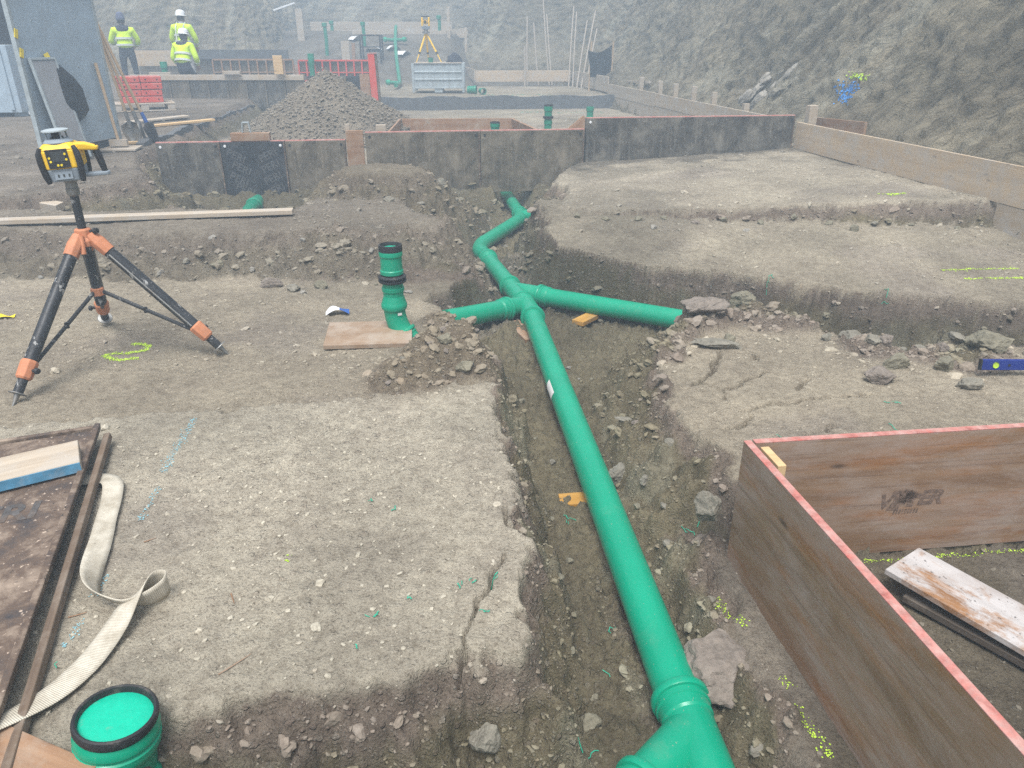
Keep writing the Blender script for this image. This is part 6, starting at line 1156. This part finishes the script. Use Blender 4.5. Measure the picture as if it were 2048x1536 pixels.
rock('olive clod on the near end of the spoil ridge', -0.24, 3.50, (.06, .045, .035), 'rock_olive', 11, 0, 0.4)
rock('broken crust slab at the edge of the branch trench', 1.17, 4.33, (.20, .13, .07), 'rock_red', 12, 15, 0.2, flat=0.55)
rock('yellowish stone at the foot of the broken crust slab', 1.29, 4.10, (.05, .035, .03), 'wedge' if False else 'rock_olive', 13, 0)
rock('large olive boulder on the rubble behind the spirit level', 2.68, 3.86, (.13, .09, .075), 'rock_olive', 14, -15)
rock('speckled conglomerate lump on the cracked slab edge', 1.93, 3.52, (.10, .07, .06), 'rock_red', 15, 10)
rock('smooth olive boulder behind the speckled lump', 2.09, 3.70, (.085, .065, .055), 'rock_olive', 16, 30)
rock('split angular stone in front of the spirit level', 2.33, 3.42, (.075, .04, .04), 'rock_grey', 17, 0)
rock('pointed olive boulder at the spirit level end', 2.33, 3.66, (.085, .06, .055), 'rock_olive', 18, 50)
rock('block of marl stuck in the branch trench wall', 1.62, 4.93, (.095, .08, .075), 'rock_olive', 19, 0, z=-0.06)
rock('large grey boulder embedded low in the cut face of the near pad', -0.27, 1.475, (.13, .075, .085), 'rock_grey', 20, 8, z=-0.25)
rock('small grey boulder beside the embedded one in the cut face', -0.08, 1.50, (.05, .045, .075), 'rock_grey', 21, 0, z=-0.24)
rock('dark lump in the cut face beyond the embedded boulder', -0.52, 1.43, (.07, .05, .06), 'rock_red', 22, 0, z=-0.22)
rock('tan clod on the trench floor beside the long pipe', 0.16, 2.35, (.05, .035, .035), 'rock_olive', 23, 0)
rock('pale rounded stone in the trench below the near junction', 0.24, 1.64, (.045, .035, .03), 'rock_olive', 24, 0)
rock('flat dark shard lying on the trench side below the cracked slab', 0.60, 3.42, (.075, .03, .016), 'rock_grey', 25, -10, 0.0)
rock('grey block half buried in the trench side below the cracked slab', 0.52, 3.05, (.09, .05, .06), 'rock_grey', 26, 40, 0.3)
grp = [('rock_grey', 'small loose stone in the rubble pile behind the cracked slab', 'stones behind the cracked slab', [(1.92, 4.20), (2.02, 4.22), (2.00, 4.10), (2.10, 4.12), (2.18, 4.05), (2.06, 3.98), (2.16, 3.94), (2.26, 4.0), (2.36, 3.97), (1.96, 4.03), (1.88, 4.12), (2.45, 3.93), (2.55, 3.98), (2.8, 3.95), (2.9, 3.85)], (.03, .065)),
       ('rock_red', 'small clod lying on the spoil ridge beside the riser board', 'clods on the spoil ridge', [(-0.44, 3.60), (-0.50, 3.72), (-0.30, 3.82), (-0.22, 3.75), (-0.46, 3.88), (-0.40, 4.05), (-0.26, 3.95), (-0.55, 3.55), (-0.62, 3.42), (-0.33, 3.58), (-0.20, 4.08), (-0.38, 4.3), (-0.28, 4.28)], (.025, .05)),
       ('rock_pale', 'pale stone lying at the foot of the gravel bank', 'stones at the foot of the bank', [(-3.5, 5.35), (-3.05, 5.36), (-2.62, 5.38), (-2.45, 5.45), (-1.95, 5.4), (-1.15, 5.3), (-0.98, 5.15), (-1.6, 5.6), (-1.35, 5.65), (-2.9, 5.62), (-2.3, 5.66), (-1.05, 5.5), (-0.9, 5.35), (-0.72, 5.0)], (.02, .042)),
       ('rock_grey', 'grey stone resting in the upper trench below the stained wall', 'stones in the upper trench', [(0.1, 8.0), (-0.05, 7.7), (0.15, 7.5), (-0.6, 8.0), (-0.5, 8.4), (-0.75, 7.9), (-0.35, 7.6), (0.05, 7.1), (-0.08, 6.6), (0.12, 6.8), (-0.7, 8.6), (-0.3, 8.8), (-1.2, 7.3), (-1.0, 7.1), (-0.9, 7.5), (-0.15, 6.9)], (.04, .09)),
       ('rock_olive', 'grey brown stone on the step below the upper slab', 'stones on the slab step', [(0.6, 6.62), (0.85, 6.55), (1.1, 6.5), (1.35, 6.55), (1.6, 6.42), (1.85, 6.45), (2.15, 6.38), (2.45, 6.45), (2.75, 6.4), (3.1, 6.35), (3.45, 6.4), (3.8, 6.3), (1.2, 6.3), (2.0, 6.2), (2.9, 6.2)], (.03, .06)),
       ('rock_grey', 'small stone on the sloping trench side beside the brown formwork', 'stones beside the brown formwork', [(0.62, 2.45), (0.70, 2.30), (0.58, 2.1), (0.72, 2.08), (0.66, 2.62), (0.60, 2.85), (0.72, 3.0), (0.55, 2.7), (0.75, 2.7), (0.62, 3.3), (0.5, 3.45), (0.64, 3.6), (0.7, 1.5), (0.76, 1.38)], (.018, .038)),
       ('rock_olive', 'clod of soil on the trench floor beside the pipe', 'clods on the trench floor', [(0.2, 1.9), (0.28, 1.75), (0.18, 2.15), (0.25, 2.5), (0.16, 2.75), (0.2, 3.2), (0.12, 3.5), (0.05, 3.9), (0.42, 4.2), (0.36, 4.5), (0.5, 4.3), (0.2, 4.6), (0.28, 1.45), (0.12, 1.42)], (.015, .032))]
for m, lab, g, pts, (a, b) in grp:
    for k, (x, y) in enumerate(pts):
        s = random.uniform(a, b) * (0.5 if 'ridge' in g else 0.78); rock(lab, x + random.uniform(-.02, .02), y + random.uniform(-.02, .02), (s * random.uniform(.9, 1.4), s * random.uniform(.7, 1.1), s * random.uniform(.55, .9)), m if random.random() < .6 else random.choice(['rock_red', 'rock_grey', 'rock_olive', 'rock_pale']), 100 + len(g) * 50 + k, random.uniform(0, 360), 0.3, g)
# outcrop on the right-hand slope: found by dropping a ray on to the slope sheet
dg = bpy.context.evaluated_depsgraph_get(); dg.update()
def slope_hit(y, z):
    ok, loc, nrm, _ = slope.ray_cast(Vector((-1.0, y, z)), Vector((1, 0, 0))); return (loc, nrm) if ok else (Vector((bx_at(y) + .8, y, z)), Vector((-.8, 0, .6)))
for k, (y, z, s) in enumerate([(12.3, 1.02, .15), (12.6, .95, .13), (12.85, .90, .16), (12.45, 1.15, .12), (12.1, 1.2, .13), (12.75, 1.05, .12), (12.2, .9, .14), (13.0, .78, .20), (12.6, .76, .18), (11.95, 1.08, .12), (12.9, 1.1, .10)]):
    p, nr = slope_hit(y, z); s *= 0.95; rk = rock('pale rock of the jutting outcrop on the excavated slope', p.x, p.y, (s * random.uniform(.6, .9), s * random.uniform(1.2, 1.7), s * random.uniform(.4, .6)), 'rock_outcrop' if k % 3 else 'rock_grey', 300 + k, random.uniform(-15, 25), 0.45, 'rocks of the slope outcrop', z=p.z); rk.location = p - nr * 0.01; rk.rotation_euler = (Vector((-0.84, 0.0, 0.54)) + Vector((random.uniform(-.2, .2), random.uniform(-.2, .2), random.uniform(-.15, .15)))).to_track_quat('Z', 'Y').to_euler(); rk.rotation_euler.rotate_axis('Z', R(random.uniform(-60, -20)))
# ------------------------------------------------------------------ spray paint and plastic swarf: many small flecks lying on the ground
def flecks(name, label, cat, strokes, m, density=900, size=(.003, .009), seed=1, surf=None):
    rng = random.Random(seed); root = thing(name, label, cat)
    for pts, w in strokes:
        mb = MB()
        for i in range(len(pts) - 1):
            a, b = Vector(pts[i]), Vector(pts[i + 1]); L = (b - a).length; n = int(L * density * max(w, .01) * 25)
            for _ in range(n):
                t = rng.random(); p = a.lerp(b, t); off = rng.gauss(0, w * 0.5); d = (b - a).normalized(); x, y = p.x - d.y * off, p.y + d.x * off
                s = rng.uniform(*size); k = rng.randint(5, 6); a0 = rng.random() * 6.28; vs_ = []
                for j in range(k):
                    an = a0 + j * 6.283 / k; q = s * rng.uniform(.6, 1.3); qx, qy = x + q * math.cos(an), y + q * math.sin(an); vs_.append((qx, qy, gz(qx, qy) + 0.0025))
                mb.add(vs_, [tuple(range(k))])
        mb.obj('stroke', MT[m], root)['kind'] = 'stuff'
    return root
flecks('paint_mark', 'lime spray painted numeral two on the ground between the tripod legs', 'paint mark', [([(-2.22, 4.02), (-2.17, 4.03), (-2.11, 4.00), (-2.10, 3.94), (-2.16, 3.90), (-2.31, 3.875)], .020), ([(-2.31, 3.875), (-2.25, 3.82), (-2.19, 3.79), (-2.09, 3.825)], .018)], 'lime', 2600, (.0015, .0045), 1)
flecks('paint_mark', 'faint blue spray line running down the near pad', 'paint mark', [([(-1.46, 3.02), (-1.44, 2.85), (-1.42, 2.68), (-1.40, 2.55)], .022), ([(-1.38, 2.45), (-1.36, 2.35), (-1.35, 2.22)], .014), ([(-1.32, 1.93), (-1.31, 1.82)], .018), ([(-1.29, 1.72), (-1.28, 1.60)], .014)], 'blue_spray', 1100, (.001, .0035), 2)
flecks('paint_mark', 'lime spray line along the foot of the brown formwork on the trench side', 'paint mark', [([(0.735, 2.10), (0.76, 1.98), (0.78, 1.90)], .024), ([(0.83, 1.69), (0.84, 1.64)], .02), ([(0.83, 1.58), (0.86, 1.46), (0.87, 1.40)], .022)], 'lime', 1000, (.001, .0035), 3)
flecks('paint_mark', 'lime spray line along the inside foot of the brown formwork', 'paint mark', [([(1.22, 2.245), (1.6, 2.29), (2.1, 2.35)], .012)], 'lime', 1300, (.001, .0035), 4)
flecks('paint_mark', 'pair of lime spray strokes on the terrace below the timber edging', 'paint mark', [([(3.20, 5.36), (3.8, 5.40)], .018), ([(3.28, 5.20), (3.8, 5.22)], .016)], 'lime', 900, (.002, .006), 5)
flecks('paint_mark', 'short lime spray mark on the upper slab near the board end', 'paint mark', [([(3.42, 6.80), (3.62, 6.92)], .04), ([(3.35, 6.9), (3.5, 6.85)], .03)], 'lime', 300, (.004, .011), 6)
flecks('paint_mark', 'pale yellow spray blotch in the middle of the near pad', 'paint mark', [([(-0.76, 2.00), (-0.70, 2.01)], .05)], 'lime', 60, (.003, .007), 7)
flecks('plastic_dust', 'green pipe sawdust spilled on the ledge beside the steel bin', 'plastic dust', [([(-0.9, 18.95), (0.2, 18.9), (1.0, 19.1)], .30)], 'green_dust', 9, (.008, .022), 8)
flecks('plastic_dust', 'green pipe sawdust on the sunken floor before the ledge', 'plastic dust', [([(0.2, 17.6), (1.0, 17.5), (2.0, 17.3)], .30)], 'green_dust', 9, (.008, .022), 9)
def swarf(label, x, y, s, seed, group):
    rng = random.Random(seed); root = thing('plastic_swarf', label, 'plastic swarf', group=group); s *= 0.75
    for k in range(rng.randint(1, 3)):
        p = Vector((x + rng.gauss(0, s * .3), y + rng.gauss(0, s * .3), 0)); a = rng.random() * 6.28; pts = []
        for i in range(5):
            p = p + Vector((math.cos(a), math.sin(a), 0)) * s * .35; a += rng.uniform(-1.2, 1.2); pts.append((p.x, p.y, gz(p.x, p.y) + 0.004 + rng.uniform(0, .006)))
        MB().tube(pts, rng.uniform(.0010, .0022), 5).obj('curl', MT['green_dust'], root)
for k, (x, y, s) in enumerate([(0.745, 2.48, .05), (0.70, 2.52, .03), (0.33, 2.0, .07), (0.30, 1.86, .03), (0.28, 1.62, .04), (0.33, 1.48, .03), (0.25, 2.7, .03), (0.2, 1.5, .05)]): swarf('curl of green plastic swarf on the trench side', x, y, s, k, 'swarf on the trench side')
for k, (x, y, s) in enumerate([(-0.13, 1.88, .022), (-0.17, 1.86, .02), (-0.42, 1.72, .02), (-0.45, 1.60, .02), (-0.32, 1.80, .016), (-0.06, 1.90, .03), (-0.43, 2.30, .03), (-0.52, 2.33, .02), (-0.10, 1.75, .02), (-1.24, 1.5, .03), (-1.38, 1.44, .025)]): swarf('scrap of green plastic swarf on the near pad', x, y, s, 40 + k, 'swarf on the near pad')
for k, (x, y, s) in enumerate([(1.75, 2.95, .05), (1.85, 3.25, .03), (1.2, 2.9, .03), (2.6, 5.0, .05), (1.9, 5.2, .05)]): swarf('scrap of green plastic swarf on the cracked slab or terrace', x, y, s, 80 + k, 'swarf on the cracked slab and terrace')
def twig(x, y, L, a, k):
    d = Vector((math.cos(R(a)), math.sin(R(a)), 0)); mb = MB().tube([(x + d.x * t, y + d.y * t, gz(x + d.x * t, y + d.y * t) + 0.004) for t in (0, L * .5, L)], [.0022, .002, .001], 5); o = mb.obj('twig', MT['orangeply']); setp(o, 'thin dry twig lying on the near pad', 'twig', 'twigs on the near pad')
for k, (x, y, L, a) in enumerate([(-0.80, 1.50, .10, 50), (-0.88, 1.83, .05, -60), (-1.27, 2.09, .04, 40), (-1.33, 1.72, .05, 30)]): twig(x, y, L, a, k)
# spray marks on the slope
def slope_flecks(label, m, strokes, seed):
    rng = random.Random(seed); root = thing('paint_mark', label, 'paint mark')
    for (y0, z0, y1, z1, w, n) in strokes:
        mb = MB()
        for _ in range(n):
            t = rng.random(); y = y0 + (y1 - y0) * t + rng.gauss(0, w); z = z0 + (z1 - z0) * t + rng.gauss(0, w * .6); p, nr = slope_hit(y, z); u = nr.cross(Vector((0, 0, 1))).normalized(); v = nr.cross(u); s = rng.uniform(.006, .017); c = p + nr * 0.008
            mb.add([c + (u * math.cos(a * 1.2566 + t) + v * math.sin(a * 1.2566 + t)) * s * rng.uniform(.6, 1.3) for a in range(5)], [(0, 1, 2, 3, 4)])
        mb.obj('stroke', MT[m], root)['kind'] = 'stuff'
slope_flecks('blue spray paint scribble on the excavated slope', 'blue_deep', [(10.65, 1.10, 10.2, 1.02, .07, 110), (10.55, .98, 10.1, .95, .08, 130), (10.3, 1.17, 10.45, .92, .05, 90)], 1)
slope_flecks('lime spray stroke above the blue scribble on the excavated slope', 'lime', [(10.6, 1.21, 10.15, 1.20, .03, 110)], 2)
# ------------------------------------------------------------------ fog lying in the pit
hz = MB().box((58, 62, 10.4), (-6.5, 18, 3.8)).obj('haze', None); setp(hz, 'thin pale fog filling the excavation', 'haze', kind='stuff')
hm_ = bpy.data.materials.new('fog'); hm_.use_nodes = True; t_ = hm_.node_tree; t_.nodes.clear(); ou = t_.nodes.new('ShaderNodeOutputMaterial'); pv = t_.nodes.new('ShaderNodeVolumePrincipled')
pv.inputs['Color'].default_value = (0.66, 0.83, 1.0, 1); pv.inputs['Density'].default_value = 0.022; pv.inputs['Anisotropy'].default_value = 0.2; t_.links.new(pv.outputs[0], ou.inputs['Volume']); hz.data.materials.clear(); hz.data.materials.append(hm_)
